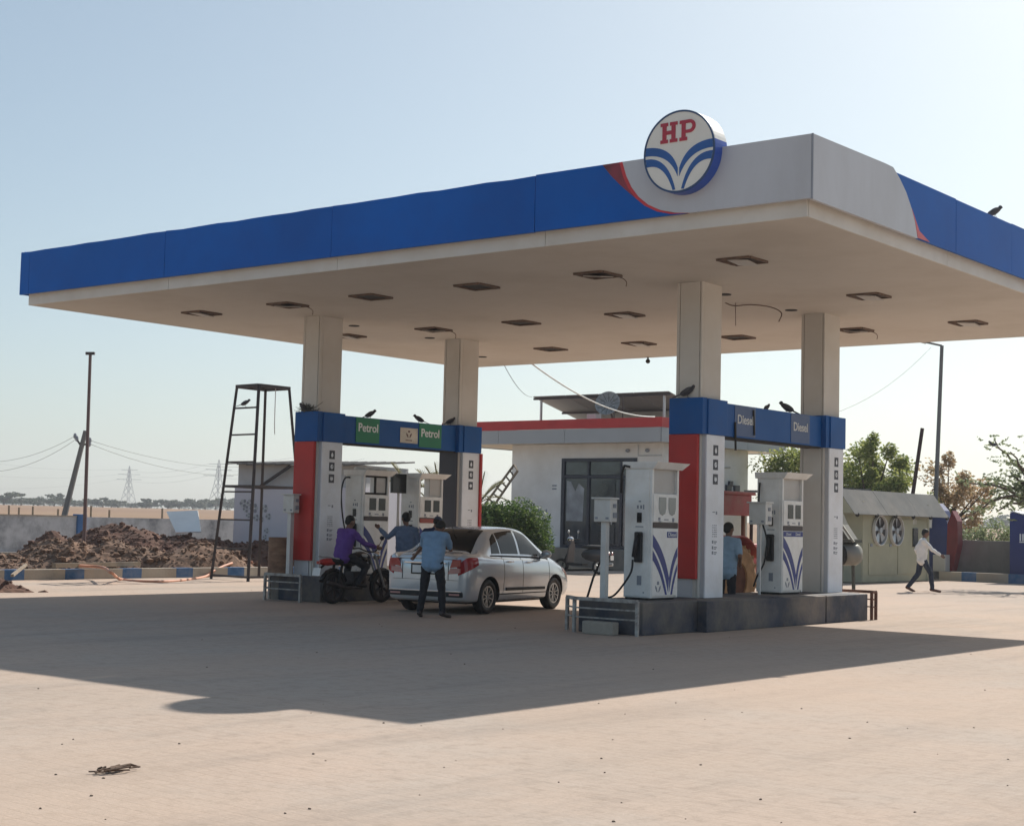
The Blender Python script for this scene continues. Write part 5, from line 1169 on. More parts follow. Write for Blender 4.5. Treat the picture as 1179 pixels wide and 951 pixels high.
bm = bmesh.new(); bm.from_mesh(cut.data); bmesh.ops.delete(bm, geom=[f for f in bm.faces if f.calc_area() < 1e-9], context='FACES'); bmesh.ops.delete(bm, geom=[v for v in bm.verts if not v.link_faces], context='VERTS'); bm.to_mesh(cut.data); bm.free()
md = body.modifiers.new('b', 'BOOLEAN'); md.operation = 'DIFFERENCE'; md.object = cut; md.solver = 'EXACT'
bpy.context.view_layer.update(); evald(body); bpy.data.objects.remove(cut)
for p in body.data.polygons:
    p.use_smooth = True
    for wy_ in (WY0, WY1):
        d = math.hypot(p.center.y-wy_, p.center.z-WR)
        if d < .356 and (abs(p.center.x) < .62 or (Vector((0, p.center.y-wy_, p.center.z-WR)).normalized().dot(p.normal) < -.6 and abs(p.normal.x) < .5)): p.material_index = 1
try: body.data.set_sharp_from_angle(angle=R(38))
except Exception: pass
for s_ in (-1, 1):
    for wy_ in (WY0, WY1): wheel(car, (s_*.745, wy_, WR), WR, .19, M['alloy'], 10)
# glass: rear, windscreen, sides
g = MB(); S0, S1 = s_of(.50), s_of(1.10)
patch(g, lambda u, v: (S0+(S1-S0)*u, 11.0-.55*(1-u)+(13-11.0+.55*(1-u))*v), 10, 10, .006); patch(g, lambda u, v: (S0+(S1-S0)*u, 11.0-.55*(1-u)+(13-11.0+.55*(1-u))*v), 10, 10, .006, -1); g.build('rear_window', M['window'], car, smooth=False)
g = MB(); S2, S3 = s_of(2.38), s_of(3.02)
for sd in (1, -1): patch(g, lambda u, v: (S2+(S3-S2)*u, 10.9-.4*u+(2.1+.4*u)*v), 10, 10, .006, sd)
g.build('windscreen', M['window'], car)
def sidewin(y0, y1, a0, a1, b0, b1, sd, name='side_window'):
    # lower edge t = 8.25; the upper edge runs from a0 to a1; front and rear edges may slant
    g = MB(); s0, s1 = s_of(y0), s_of(y1)
    patch(g, lambda u, v: (s_of(y0+b0*v+(y1-b1*v-y0-b0*v)*u), 8.3+(a0+(a1-a0)*u-8.3)*v), 8, 8, .006, sd); return g.build(name, M['window'], car)
for sd in (1, -1):
    sidewin(.93, 1.22, 9.45, 9.9, .12, .0, sd, 'quarter_window'); sidewin(1.27, 1.88, 9.9, 10.05, .0, .0, sd); sidewin(1.97, 2.86, 10.05, 9.75, .0, .52, sd)
    g = MB(); patch(g, lambda u, v: (s_of(.86+(3.0-.86)*u), 8.05+.12*v), 30, 1, .008, sd); g.build('belt_trim', M['chrome'] if False else M['dark'], car)
    for yy in (1.235, 1.925, 3.0-.06):       # door gaps
        g = MB(); patch(g, lambda u, v, yy=yy: (s_of(yy+.012*v-(.10*max(0, .3-u) if yy < 1.3 else 0)), 3.2+(4.9)*u), 14, 1, .0015, sd); g.build('door_gap', M['dark'], car)
    g = MB(); patch(g, lambda u, v: (s_of(1.05+1.85*u), 3.15+.1*v), 20, 1, .0015, sd); g.build('sill_gap', M['dark'], car)
    g = MB(); patch(g, lambda u, v: (s_of(1.3+1.45*u), 3.45+.22*v), 14, 2, .022, sd); g.build('side_moulding', M['black'], car, bevel=.004)
    for yy in (1.36, 2.05):
        P_ = surf(s_of(yy), 6.6, sd); g = MB(); g.bar(P_+Vector((sd*.022, 0, 0)), surf(s_of(yy+.2), 6.6, sd)+Vector((sd*.022, 0, 0)), .03, .02); g.build('door_handle', M['chrome'], car, bevel=.004)
    P_ = surf(s_of(2.72), 8.2, sd); g = MB(); g.sph(P_+Vector((sd*.13, 0, .06)), (.11, .06, .075), 12); g.bar(P_, P_+Vector((sd*.1, 0, .03)), .04); g.build('wing_mirror', M['silver'], car, smooth=True)
    # tail lamp wrapping the corner
    g = MB(); patch(g, lambda u, v: (s_of(.0+.36*u), 5.2+.6*u+(1.95-.75*u)*v), 10, 5, .012, sd, 0); 
    def rl(x0, x1, z0, z1, mi, y=-.022, d=.03): g.prism([(sd*x0, z0), (sd*x1, z0+.02), (sd*x1, z1), (sd*(x0+.05), z1)], lambda a, c, dd: Vector((a, y+dd, c)), 0, d, mi)
    rl(.50, .71, .80, .94, 0); rl(.46, .70, .69, .795, 1)
    lampo = g.build('tail_lamp', [M['taillamp'], M['clearlamp']], car, bevel=.004)
    g = MB(); patch(g, lambda u, v: (s_of(3.55+.36*u), 6.4+1.1*v), 6, 4, .008, sd); g.build('headlamp', M['clearlamp'], car)
g = MB().prism([(-.25, .70), (.25, .70), (.25, .83), (-.25, .83)], lambda a, c, d: Vector((a, -.036+d, c)), 0, .02); pl_ = g.build('number_plate', M['platew'], car)
g = MB(); g.box(-.28, .28, -.034, -.02, .675, .70); g.box(-.28, .28, -.034, -.02, .83, .855); g.box(-.28, -.25, -.034, -.02, .70, .83); g.box(.25, .28, -.034, -.02, .70, .83); g.build('plate_surround', M['dark'], pl_)
MB().box(-.42, .42, -.04, -.01, .86, .885).build('chrome_strip', M['chrome'], car, bevel=.004)
MB().box(-.62, .62, -.028, .1, .945, .96).build('boot_lip', M['silver'], car, bevel=.004)
g = MB(); g.box(-.74, .74, -.018, .05, .30, .385); g.build('lower_bumper', M['black'], car, bevel=.015); MB().box(-.73, .73, -.024, .05, .39, .405).build('bumper_strip', M['chrome'], car)
g = MB(); 
for sd in (-1, 1): g.box(sd*.50, sd*.70, -.03, .0, .33, .36)
g.build('reflector', M['clearlamp'], car)
g = MB(); g.box(-.66, .66, -.0215, -.014, .585, .59); g.box(-.47, -.465, -.024, -.014, .59, .9); g.box(.465, .47, -.024, -.014, .59, .9); g.build('boot_gap', M['dark'], car)
MB().tube([(0, .9, 1.40), (0, .84, 1.50)], .008, 5).build('aerial', M['black'], car)
# undertray and cabin-dark floor
MB().box(-.6, .6, .4, 3.6, .17, .26).build('undertray', M['dark'], car)
hd = 9.0
def car_world(x, y): a = R(hd); return Vector((x*math.cos(a)-y*math.sin(a), x*math.sin(a)+y*math.cos(a), 0))
off = car_world(.79, .745); place(car, (-8.27-off.x, 3.95-off.y, 0), R(hd))
# motorcycle, local: rear at y=0, heading +y
mc = lthing('motorcycle', 'black motorcycle with its rider waiting at the petrol pump', 'motorcycle')
for y in (.3, 1.58): wheel(mc, (0, y, .3), .30, .09, M['steel'], 6, rr=.78)
fr = MB(); fr.tube([(0, .75, .35), (0, 1.05, .38), (0, 1.25, .75), (0, 1.2, .85)], .025, 8); fr.tube([(0, .2, .75), (0, .8, .72), (0, 1.2, .82)], .022, 8)
for s_ in (-1, 1): fr.tube([(s_*.1, .3, .3), (s_*.1, .8, .38)], .02, 6); fr.tube([(s_*.1, .32, .34), (s_*.11, .42, .72)], .026, 8); 
fr.build('frame', M['black'], mc, smooth=True)
fk = MB(); 
for s_ in (-1, 1): fk.tube([(s_*.08, 1.58, .3), (s_*.08, 1.3, .92)], .022, 8)
fk.build('fork', M['galv'], mc)
hb = MB().tube([(-.36, 1.13, 1.02), (-.25, 1.2, 1.03), (-.1, 1.27, .97), (.1, 1.27, .97), (.25, 1.2, 1.03), (.36, 1.13, 1.02)], .014, 8); hb.build('handlebar', M['black'], mc)
for s_ in (-1, 1):
    g = MB(); g.tube([(s_*.22, 1.22, 1.03), (s_*.3, 1.25, 1.2)], .007, 5); g.sph((s_*.31, 1.25, 1.24), (.065, .02, .045), 10); g.build('mirror', M['blackgloss'], mc)
MB().sph((0, .98, .86), (.13, .25, .12), 16).build('fuel_tank', M['blackgloss'], mc, smooth=True)
g = MB(); g.sph((.0, 1.0, .9), (.136, .16, .06), 14); g.build('tank_stripe', M['galv'], mc, smooth=True)
MB().sph((0, .48, .8), (.12, .38, .06), 16).build('seat', M['black'], mc, smooth=True)
g = MB(); g.sph((0, .15, .78), (.09, .22, .07), 12); g.build('tail_cowl', M['redp'], mc, smooth=True); MB().box(-.05, .05, -.09, -.05, .74, .8).build('tail_lamp', M['taillamp'], mc, bevel=.01)
g = MB(); 
for s_ in (-1, 1): g.tube([(s_*.1, .35, .84), (s_*.1, .05, .88), (s_*.05, -.04, .88)], .012, 6)
g.build('grab_rail', M['galv'], mc)
g = MB().obox(Matrix.Translation((0, -.12, .60)) @ Matrix.Rotation(R(-12), 4, 'X'), .2, .01, .15); g.build('number_plate', M['platew'], mc); MB().tube([(0, .1, .75), (0, -.1, .62)], .02, 6).build('plate_stay', M['black'], mc)
g = MB(); g.box(-.12, .12, .72, 1.05, .32, .6); g.lathe([(.01, -.15), (.09, -.15), (.09, .15), (.01, .15)], Matrix.Translation((0, .8, .42)) @ Matrix.Rotation(R(90), 4, 'Y'), 16); g.build('engine', M['steel'], mc, bevel=.02)
MB().tube([(.13, 1.0, .45), (.15, .9, .28), (.17, .5, .3), (.18, .0, .42)], [.016, .02, .032, .036], 10).build('exhaust', M['steel'], mc, smooth=True)
MB().sph((0, 1.42, .9), (.09, .09, .09), 12).build('headlight', M['chrome'], mc, smooth=True)
g = MB()
for yc_, r0 in ((.3, .33), (1.58, .33)):
    pts = [(0, yc_+r0*math.cos(R(a)), .3+r0*math.sin(R(a))) for a in range(20, 161, 20)]; g.tube(pts, .045, 6)
g.build('mudguard', M['blackgloss'], mc, smooth=True)
MB().tube([(-.2, .78, .32), (.2, .78, .32)], .014, 6).build('footrest', M['galv'], mc)
mp_ = onZ(383, 695.0); MC0 = Vector((mp_.x, mp_.y, 0)); ma = -2.
place(mc, (MC0.x, MC0.y-.32, 0), R(ma))
# scooter in front of the office
sc = lthing('scooter', 'dark scooter parked in the shade before the office door', 'scooter')
for y in (.2, 1.4): wheel(sc, (0, y, .22), .22, .09, M['alloy'], 6)
g = MB(); g.sph((0, .3, .56), (.19, .48, .2), 16); g.build('rear_body', mat('scooter_grey', (.05, .05, .055), .25, var=.1), sc, smooth=True)
MB().sph((0, .38, .78), (.14, .4, .06), 14).build('seat', M['black'], sc, smooth=True)
g = MB(); g.prism([(-.22, .3), (.22, .3), (.2, .75), (.08, .95), (-.08, .95), (-.2, .75)], lambda a, c, d: Vector((a, 1.12+d+(c-.3)*-.12, c)), 0, .05); g.build('leg_shield', mat('scooter_shield', (.10, .085, .085), .4), sc, bevel=.015)
MB().box(-.18, .18, .65, 1.15, .24, .3).build('floorboard', M['black'], sc, bevel=.01)
g = MB(); g.tube([(-.34, 1.0, 1.0), (-.1, 1.06, .98), (.1, 1.06, .98), (.34, 1.0, 1.0)], .016, 8); g.tube([(0, 1.38, .22), (0, 1.15, .7), (0, 1.06, .98)], .03, 8); g.build('handlebar', M['black'], sc)
MB().sph((0, 1.12, .98), (.13, .09, .09), 12).build('headlight', M['chrome'], sc, smooth=True)
for s_ in (-1, 1):
    g = MB(); g.tube([(s_*.25, 1.02, 1.0), (s_*.3, 1.04, 1.16)], .007, 5); g.sph((s_*.31, 1.04, 1.2), (.06, .02, .045), 10); g.build('mirror', M['galv'], sc)
g = MB(); g.sph((.12, -.14, .6), (.05, .03, .05), 8); g.sph((-.12, -.14, .6), (.05, .03, .05), 8); g.build('indicator', M['clearlamp'], sc)
MB().box(-.1, .1, -.2, -.19, .42, .55).build('number_plate', M['platew'], sc)
g = MB(); g.tube([(.15, -.15, .3), (.16, .3, .24)], [.05, .03], 8); g.build('exhaust', M['galv'], sc)
p = onZ(693, 662); place(sc, (p.x, p.y+.2, 0), R(100), 1.12)
# tractor beyond the diesel island
tr_ = lthing('farm_tractor', 'muddy farm tractor with red sheet metal refuelling behind the diesel island', 'tractor')
M['mud'] = mat('mud_caked_tyre', (.42, .26, .14), .9, var=.25, scale=6, bump=.6); M['tred'] = mat('faded_tractor_red', (.38, .06, .06), .55, var=.2, dirt=(.3, .2, .15), dirt_amt=.4, dscale=3)
def lug_wheel(c, r, w):
    t_ = MB().lathe([(r*.5, -w*.4), (r*.85, -w*.5), (r*.96, -w*.42), (r*.97, 0), (r*.96, w*.42), (r*.85, w*.5), (r*.5, w*.4), (r*.5, -w*.4)], Matrix.Translation(c) @ Matrix.Rotation(R(90), 4, 'Y'), 32)
    n = 22
    for k in range(n):
        a = 2*math.pi*k/n
        for s_ in (-1, 1):
            p0 = Vector(c)+Vector((0, math.cos(a)*r*.98, math.sin(a)*r*.98)); p1 = Vector(c)+Vector((s_*w*.5, math.cos(a+.16)*r*.93, math.sin(a+.16)*r*.93)); t_.bar(p0, p1, .05, .06)
    o = t_.build('wheel', M['mud'], tr_); MB().lathe([(.01, -.06), (r*.5, -.1), (r*.5, .1), (.01, .06)], Matrix.Translation(c) @ Matrix.Rotation(R(90), 4, 'Y'), 20).build('rim', M['rust'], o)
for s_ in (-1, 1): lug_wheel((s_*.72, .7, .66), .66, .34); lug_wheel((s_*.62, 2.6, .36), .36, .2)
MB().box(-.28, .28, 1.5, 3.0, .75, 1.3).build('bonnet', M['tred'], tr_, bevel=.05); MB().box(-.25, .25, .4, 2.8, .45, .75).build('chassis', M['steel'], tr_, bevel=.02)
MB().sph((0, .6, 1.05), (.25, .22, .08), 12).build('seat', M['black'], tr_, smooth=True); MB().box(-.22, .22, .35, .42, 1.05, 1.45).build('seat_back', M['black'], tr_, bevel=.03)
for s_ in (-1, 1):
    g = MB(); P_ = [(.7+.78*math.cos(R(a)), .66+.78*math.sin(R(a))) for a in range(30, 151, 15)]
    for i in range(len(P_)-1): g.add([(s_*.45, *P_[i]), (s_*.92, *P_[i]), (s_*.92, *P_[i+1]), (s_*.45, *P_[i+1]), (s_*.45, P_[i][0], P_[i][1]+.02), (s_*.92, P_[i][0], P_[i][1]+.02), (s_*.92, P_[i+1][0], P_[i+1][1]+.02), (s_*.45, P_[i+1][0], P_[i+1][1]+.02)], [(0, 1, 2, 3), (4, 5, 6, 7), (0, 1, 5, 4), (2, 3, 7, 6), (1, 2, 6, 5), (0, 3, 7, 4)])
    g.build('mudguard', M['tred'], tr_)
g = MB()
for x in (-.6, .6):
    for y in (.25, 1.3): g.bar((x, y, .9), (x, y, 2.2), .06)
g.build('canopy_post', mat('dusty_brown_post', (.2, .12, .08), .8), tr_)
g = MB(); g.box(-.75, .75, .05, 1.5, 2.2, 2.26); g.box(-.72, .72, .05, .1, 1.82, 2.2); g.box(-.72, -.68, .1, 1.4, 1.82, 2.2); g.box(.68, .72, .1, 1.4, 1.82, 2.2); g.build('canopy_sheet', M['tred'], tr_, bevel=.02)
g = MB().tube([(0, 1.35, 1.25), (0, 1.15, 1.4)], .02, 6); g.lathe([(.17, 0), (.2, 0), (.2, .03), (.17, .03), (.17, 0)], Matrix.Translation((0, 1.15, 1.4)) @ Matrix.Rotation(R(50), 4, 'X'), 20); g.build('steering_wheel', M['black'], tr_)
MB().tube([(.2, 2.3, 1.3), (.2, 2.3, 2.0)], .035, 8).build('exhaust', M['steel'], tr_)
p = atd(856, 690, 28.6); place(tr_, (p.x-.72-.25, p.y-.7, 0), R(0))
# ------------------------------------------------------------------ people
def cloth(name, col, **k): return mat(name, col, .85, var=.12, scale=5, bump=.3, bscale=9, **k)
def remesh(o, vox, it=3):
    md = o.modifiers.new('r', 'REMESH'); md.mode = 'VOXEL'; md.voxel_size = vox; md.use_smooth_shade = True
    sm = o.modifiers.new('s', 'SMOOTH'); sm.iterations = it; sm.factor = .5
    bpy.context.view_layer.update(); evald(o)
    for p in o.data.polygons: p.use_smooth = True
BASE = dict(pel=(0, 0, .93), waist=(0, 0, 1.08), chest=(0, 0, 1.28), neck=(0, .01, 1.44), head=(0, .03, 1.585), sL=(-.175, 0, 1.375), sR=(.175, 0, 1.375), eL=(-.22, -.02, 1.10), eR=(.22, -.02, 1.10), wL=(-.23, .04, .86), wR=(.23, .04, .86), hL=(-.09, 0, .90), hR=(.09, 0, .90), kL=(-.10, .02, .49), kR=(.10, .02, .49), aL=(-.10, -.02, .09), aR=(.10, -.02, .09), fL=(-.11, .16, .035), fR=(.11, .16, .035), look=(0, 1, 0))
def person(label, pose, shirt, trousers, shoe, sleeves='short', cap=None, hair=True, curl=.6, untucked=.0, hold=None):
    J = {k: Vector(v) for k, v in {**BASE, **pose}.items()}; t = lthing('person', label, 'person')
    look = J['look'].normalized(); up = (J['head']-J['neck']).normalized(); side = look.cross(up).normalized(); look = up.cross(side).normalized()
    HM = Matrix((side, look, up)).transposed()
    b = MB()
    sh = (J['sR']-J['sL']).normalized()
    b.caps(J['pel']-sh*.06, J['chest']-sh*.07, .10, .105, 14); b.caps(J['pel']+sh*.06, J['chest']+sh*.07, .10, .105, 14); b.caps(J['sL'], J['sR'], .06, .06, 12); b.caps(J['chest'], J['neck'], .10, .055, 12)
    b.caps(J['neck'], J['head']-up*.06, .052, .05, 12)
    hc = J['head']; b.sph(hc+up*.02, (.076, .094, .105), 18, M=HM); b.sph(hc+look*.02-up*.055, (.055, .062, .06), 14, M=HM); b.sph(hc+look*.092-up*.012, (.013, .018, .022), 8, M=HM)
    b.sph(hc+look*.078-up*.055, (.024, .014, .012), 8, M=HM)
    for s_ in (-1, 1): b.sph(hc+side*s_*.077-up*.005, (.012, .022, .032), 8, M=HM)
    for s_, L_ in ((-1, 'L'), (1, 'R')):
        b.caps(J['s'+L_], J['e'+L_], .048, .038, 12); b.caps(J['e'+L_], J['w'+L_], .038, .026, 12)
        d = (J['w'+L_]-J['e'+L_]).normalized(); pal = d.cross(Vector((0, 0, 1)))
        pal = pal.normalized() if pal.length > .2 else Vector((0, s_*1., 0)); th = pal.cross(d).normalized()
        w0 = J['w'+L_]; b.caps(w0, w0+d*.075, .026, .028, 10)
        for k in range(4):
            o_ = th*(.030-.020*k); f0 = w0+d*.075+o_; l_ = (.036, .042, .038, .030)[k]; f1 = f0+d*l_; f2 = f1+(d*.6-pal*curl*s_*-1).normalized()*l_*.8
            b.caps(f0-d*.02, f1, .0095, .009, 8); b.caps(f1, f2, .009, .0075, 8)
        q = w0+d*.02+th*.028; b.caps(q, q+(th*.7+d*.7)*.035, .011, .010, 8); b.caps(q+(th*.7+d*.7)*.035, q+(th*.6+d*1.4)*.045, .010, .008, 8)
        b.caps(J['h'+L_], J['k'+L_], .078, .055, 14); b.caps(J['k'+L_], J['a'+L_], .052, .036, 12); b.caps(J['a'+L_], J['f'+L_], .035, .028, 10)
    bo = b.build('body', M['skin'], t); remesh(bo, .0095, 2)
    c = MB(); e_ = .018
    lo = J['pel']+(J['pel']-J['waist']).normalized()*untucked
    c.caps(lo-sh*.065, J['chest']-sh*.075, .115+e_*.4, .108+e_, 16); c.caps(lo+sh*.065, J['chest']+sh*.075, .115+e_*.4, .108+e_, 16); c.caps(J['pel']+(J['waist']-J['pel'])*.2, J['chest'], .122, .118, 16); c.caps(J['sL'], J['sR'], .075, .075, 14); c.caps(J['chest'], J['neck']-(J['neck']-J['chest'])*.12, .115, .062, 14)
    for L_ in 'LR':
        f_ = 1.0 if sleeves == 'long' else .75
        if sleeves == 'long': c.caps(J['s'+L_], J['e'+L_], .068, .054, 14); c.caps(J['e'+L_], J['e'+L_].lerp(J['w'+L_], .95), .054, .040, 14)
        else: c.caps(J['s'+L_], J['s'+L_].lerp(J['e'+L_], f_), .068, .062, 14)
    rr_ = random.Random(hash(label) % 1000 if False else len(label))
    co = c.build('shirt', shirt, t); remesh(co, .016, 2)
    for v in co.data.vertices: v.co += v.normal*(.013*noise.noise(Vector((v.co.x*8, v.co.y*8, v.co.z*14)))+.006*noise.noise(v.co*26))
    wt = J['pel'].lerp(J['waist'], .25); c = MB(); c.caps(J['pel']-sh*.05, wt-sh*.05, .108, .10, 14); c.caps(J['pel']+sh*.05, wt+sh*.05, .108, .10, 14)
    for L_ in 'LR': c.caps(J['h'+L_], J['k'+L_], .095, .072, 14); c.caps(J['k'+L_], J['a'+L_]+Vector((0, 0, .01)), .070, .056, 14)
    po = c.build('trousers', trousers, t); remesh(po, .016, 2)
    for v in po.data.vertices: v.co += v.normal*(.010*noise.noise(Vector((v.co.x*7, v.co.y*7, v.co.z*15)))+.005*noise.noise(v.co*24))
    for L_ in 'LR':
        c = MB(); d = (J['f'+L_]-J['a'+L_]); c.caps(J['a'+L_]+Vector((0, 0, -.02))-d.normalized()*.03, J['f'+L_]+d.normalized()*.03, .046, .036, 12); so_ = c.build('shoe', shoe, t); remesh(so_, .012, 1)
    if hair and not cap:
        c = MB(); c.sph(hc+up*.045-look*.018, (.084, .096, .088), 18, M=HM); c.sph(hc+up*.0-look*.05, (.076, .06, .075), 14, M=HM); ho = c.build('hair', M['hair'], t); remesh(ho, .012, 1)
    if cap:
        c = MB(); c.sph(hc+up*.045-look*.005, (.087, .104, .078), 18, M=HM); c.sph(hc+up*.02+look*.1, (.06, .06, .012), 12, M=HM); ho = c.build('cap', cap, t, smooth=True)
        c = MB(); c.sph(hc-up*.01-look*.045, (.076, .06, .06), 14, M=HM); c.build('hair', M['hair'], t, smooth=True)
    for s_ in (-1, 1): MB().sph(hc+look*.083+side*s_*.03+up*.012, .010, 8).build('eye', M['dark'], t)
    return t
# man in the pale blue shirt behind the car, back to the camera, leaning over with bowed head
BM = dict(pel=(0, -.02, .92), waist=(0, .0, 1.06), chest=(0, .05, 1.25), neck=(0, .13, 1.40), head=(.03, .235, 1.475), look=(0, .75, -.65), sL=(-.18, .08, 1.345), sR=(.18, .08, 1.345), eL=(-.27, .25, 1.17), eR=(.22, .26, 1.12), wL=(-.42, .36, 1.02), wR=(.08, .40, 1.22), hL=(-.10, -.02, .89), hR=(.10, -.02, .89), kL=(-.15, .0, .48), kR=(.15, .02, .48), aL=(-.20, -.04, .09), aR=(.19, -.02, .09), fL=(-.23, .12, .035), fR=(.25, .13, .035))
pm = person('man in pale blue shirt and dark trousers bowing over the rear of the silver car', BM, cloth('pale_blue_shirt', (.20, .32, .47)), cloth('black_trousers', (.015, .015, .02)), M['steel'], 'short', untucked=.06)
q = onZ(497, 711); place(pm, (q.x, q.y, 0), R(24))
# attendant at the pump, arm stretched to the left
q = atd(470, 600, 31.3)
AT = dict(wL=(-.56, .16, 1.38), eL=(-.36, .04, 1.22), wR=(.2, .28, 1.08), eR=(.24, .02, 1.12), head=(-.02, .04, 1.585), look=(-.6, .8, -.1))
pa = person('pump attendant in grey blue shirt reaching out to the petrol pump', AT, cloth('grey_blue_shirt', (.13, .18, .28)), cloth('dark_grey_trousers', (.03, .03, .035)), M['black'], 'long'); place(pa, (-11.72, 6.4, 0), R(30)); q = atd(468, 600, 30.7); pa.location = (q.x, q.y, 0)
pa.scale = (1.02,)*3
# person in navy partly hidden behind the pale blue shirt
NV = dict(head=(.04, .10, 1.56), look=(.3, .8, -.5), eL=(-.30, .1, 1.16), wL=(-.12, .28, 1.2), eR=(.3, .05, 1.15), wR=(.1, .3, 1.1))
q = atd(501, 600, 30.7); pn = person('person in navy clothes and pale cap mostly hidden behind the bowing man', NV, cloth('navy_shirt', (.02, .03, .08)), cloth('navy_trousers', (.02, .022, .04)), M['black'], 'long', cap=cloth('pale_cap', (.05, .06, .10))); place(pn, (q.x, q.y, 0), R(35))
# walking man in white
WK = dict(pel=(0, 0, .91), chest=(0, .03, 1.27), neck=(0, .06, 1.42), head=(0, .10, 1.56), look=(0, 1, -.12), sL=(-.17, .04, 1.36), sR=(.17, .02, 1.36), eR=(.22, .22, 1.14), wR=(.22, .44, 1.0), eL=(-.22, -.1, 1.12), wL=(-.24, .02, .9), kL=(-.10, -.06, .49), aL=(-.10, -.34, .12), fL=(-.10, -.2, .03), kR=(.10, .22, .50), aR=(.10, .26, .09), fR=(.10, .44, .04))
pw = person('man in white shirt and navy trousers walking past the green cabin', WK, cloth('white_shirt', (.78, .76, .72)), cloth('dark_navy_trousers', (.02, .028, .05)), M['rust'], 'long', untucked=.08); q = onZ(1061, 681.5); place(pw, (q.x, q.y, 0), R(-52), 1.0)
# man refuelling the tractor, seen from behind between the column and tractor
q = atd(836, 640, 26.9); TP = dict(head=(-.0, .12, 1.56), look=(.3, .8, -.4), chest=(0, .06, 1.27), neck=(0, .09, 1.42), sL=(-.18, .05, 1.36), sR=(.18, .05, 1.36), eR=(.27, -.06, 1.12), wR=(.2, .14, 1.0), eL=(-.24, .2, 1.15), wL=(-.1, .4, 1.1))
pt_ = person('man in light blue shirt standing by the tractor behind the diesel column', TP, cloth('light_blue_shirt', (.26, .38, .50)), cloth('black_jeans', (.015, .016, .022)), M['black'], 'short', untucked=.1); place(pt_, (q.x, q.y, 0), R(10))
# rider on the motorcycle: seated
RD = dict(pel=(0, .52, .93), waist=(0, .53, 1.07), chest=(0, .60, 1.25), neck=(0, .65, 1.39), head=(0, .70, 1.53), look=(.25, 1, -.15), sL=(-.18, .62, 1.34), sR=(.18, .62, 1.34), eL=(-.30, .80, 1.13), eR=(.30, .80, 1.13), wL=(-.35, 1.05, 1.07), wR=(.35, 1.05, 1.07), hL=(-.10, .55, .90), hR=(.10, .55, .90), kL=(-.24, .92, .70), kR=(.24, .92, .70), aL=(-.30, .80, .10), aR=(.20, .76, .38), fL=(-.33, .96, .045), fR=(.21, .92, .34))
rdp = person('rider in purple shirt and dark cap sitting on the motorcycle', RD, cloth('purple_shirt', (.12, .05, .26)), cloth('dark_trousers', (.02, .02, .025)), M['black'], 'long', untucked=.06, hair=True); place(rdp, (MC0.x, MC0.y-.32, 0), R(ma))
# ------------------------------------------------------------------ birds
M['pigeon'] = mat('pigeon_feathers', (.06, .06, .07), .7, var=.4, scale=20)
def bird_mesh():
    g = MB(); T = Matrix.Rotation(R(32), 3, 'X')
    g.sph((0, 0, .10), (.05, .115, .055), 14, M=T); g.sph((0, .105, .175), (.032, .036, .034), 12); g.caps((0, .07, .13), (0, .10, .165), .034, .026, 10); g.caps((0, .135, .172), (0, .16, .166), .009, .003, 6)
    g.add([(-.03, -.09, .065), (.03, -.09, .065), (.04, -.23, .0), (-.04, -.23, .0), (-.03, -.09, .045), (.03, -.09, .045), (.04, -.23, -.012), (-.04, -.23, -.012)], [(0, 1, 2, 3), (7, 6, 5, 4), (0, 4, 5, 1), (1, 5, 6, 2), (2, 6, 7, 3), (3, 7, 4, 0)])
    for s_ in (-1, 1): g.sph((s_*.045, -.02, .10), (.014, .11, .04), 10, M=T); g.caps((s_*.02, .01, .06), (s_*.02, .015, .0), .007, .005, 6); g.caps((s_*.02, .015, .004), (s_*.02, .045, .003), .005, .004, 6)
    o = g.build('pigeon', M['pigeon']); remesh(o, .007, 1); return o
bird0 = bird_mesh(); used_b = [0]
def bird(loc, rz, label, s=1.1):
    s *= .78
    o = bird0 if not used_b[0] else bird0.copy()
    if used_b[0]: COL.objects.link(o)
    used_b[0] = 1; tag(o, label, 'bird', 'pigeons perched about the station'); o.location = loc; o.rotation_euler = (0, 0, rz); o.scale = (s, s, s)
rp = tp(0, 4.35).lerp(tp(1, 4.35), .45); bird((rp.x, rp.y, 4.35), R(-40), 'dark pigeon perched on the top rung of the steel tower', 1.25)
BZ = 3.613
def on_beam(px, xc, rz, label, s=1.2, z=BZ, x=None): q = onX(px, 480, xc); bird((xc-.1 if x is None else x, q.y, z), rz, label, s)
on_beam(430, XP-.1, R(-30), 'pigeon leaning on the Petrol beam above the left Petrol sign')
on_beam(487, XP-.1, R(120), 'pigeon on the Petrol beam facing left above the right Petrol sign')
bird((XP-.2, Y2-.05, 3.64), R(-60), 'pigeon on the blue band against the second petrol column')
bird((XP-.35, Y1-.05, 3.642), R(80), 'hunched pigeon on the blue band of the leftmost column')
bird((XD-.22, Y1-.05, 3.642), R(-60), 'pigeon on the blue band of the near diesel column', 1.3)
on_beam(889, XD-.1, R(0), 'pigeon sitting low on the middle of the Diesel beam', .8)
on_beam(912, XD-.1, R(140), 'pigeon stooping on the Diesel beam beside the far column', 1.35)
q = onX(1145, 247, -.02); bird((-.02, q.y, HT-.03), R(-40), 'pigeon on the right hand canopy edge', 1.2)
q = atd(1143, 511, 47.5); bird(tuple(q-Vector((0, 0, .1))), R(90), 'dark bird at the tip of the thorn tree branch', 1.2)
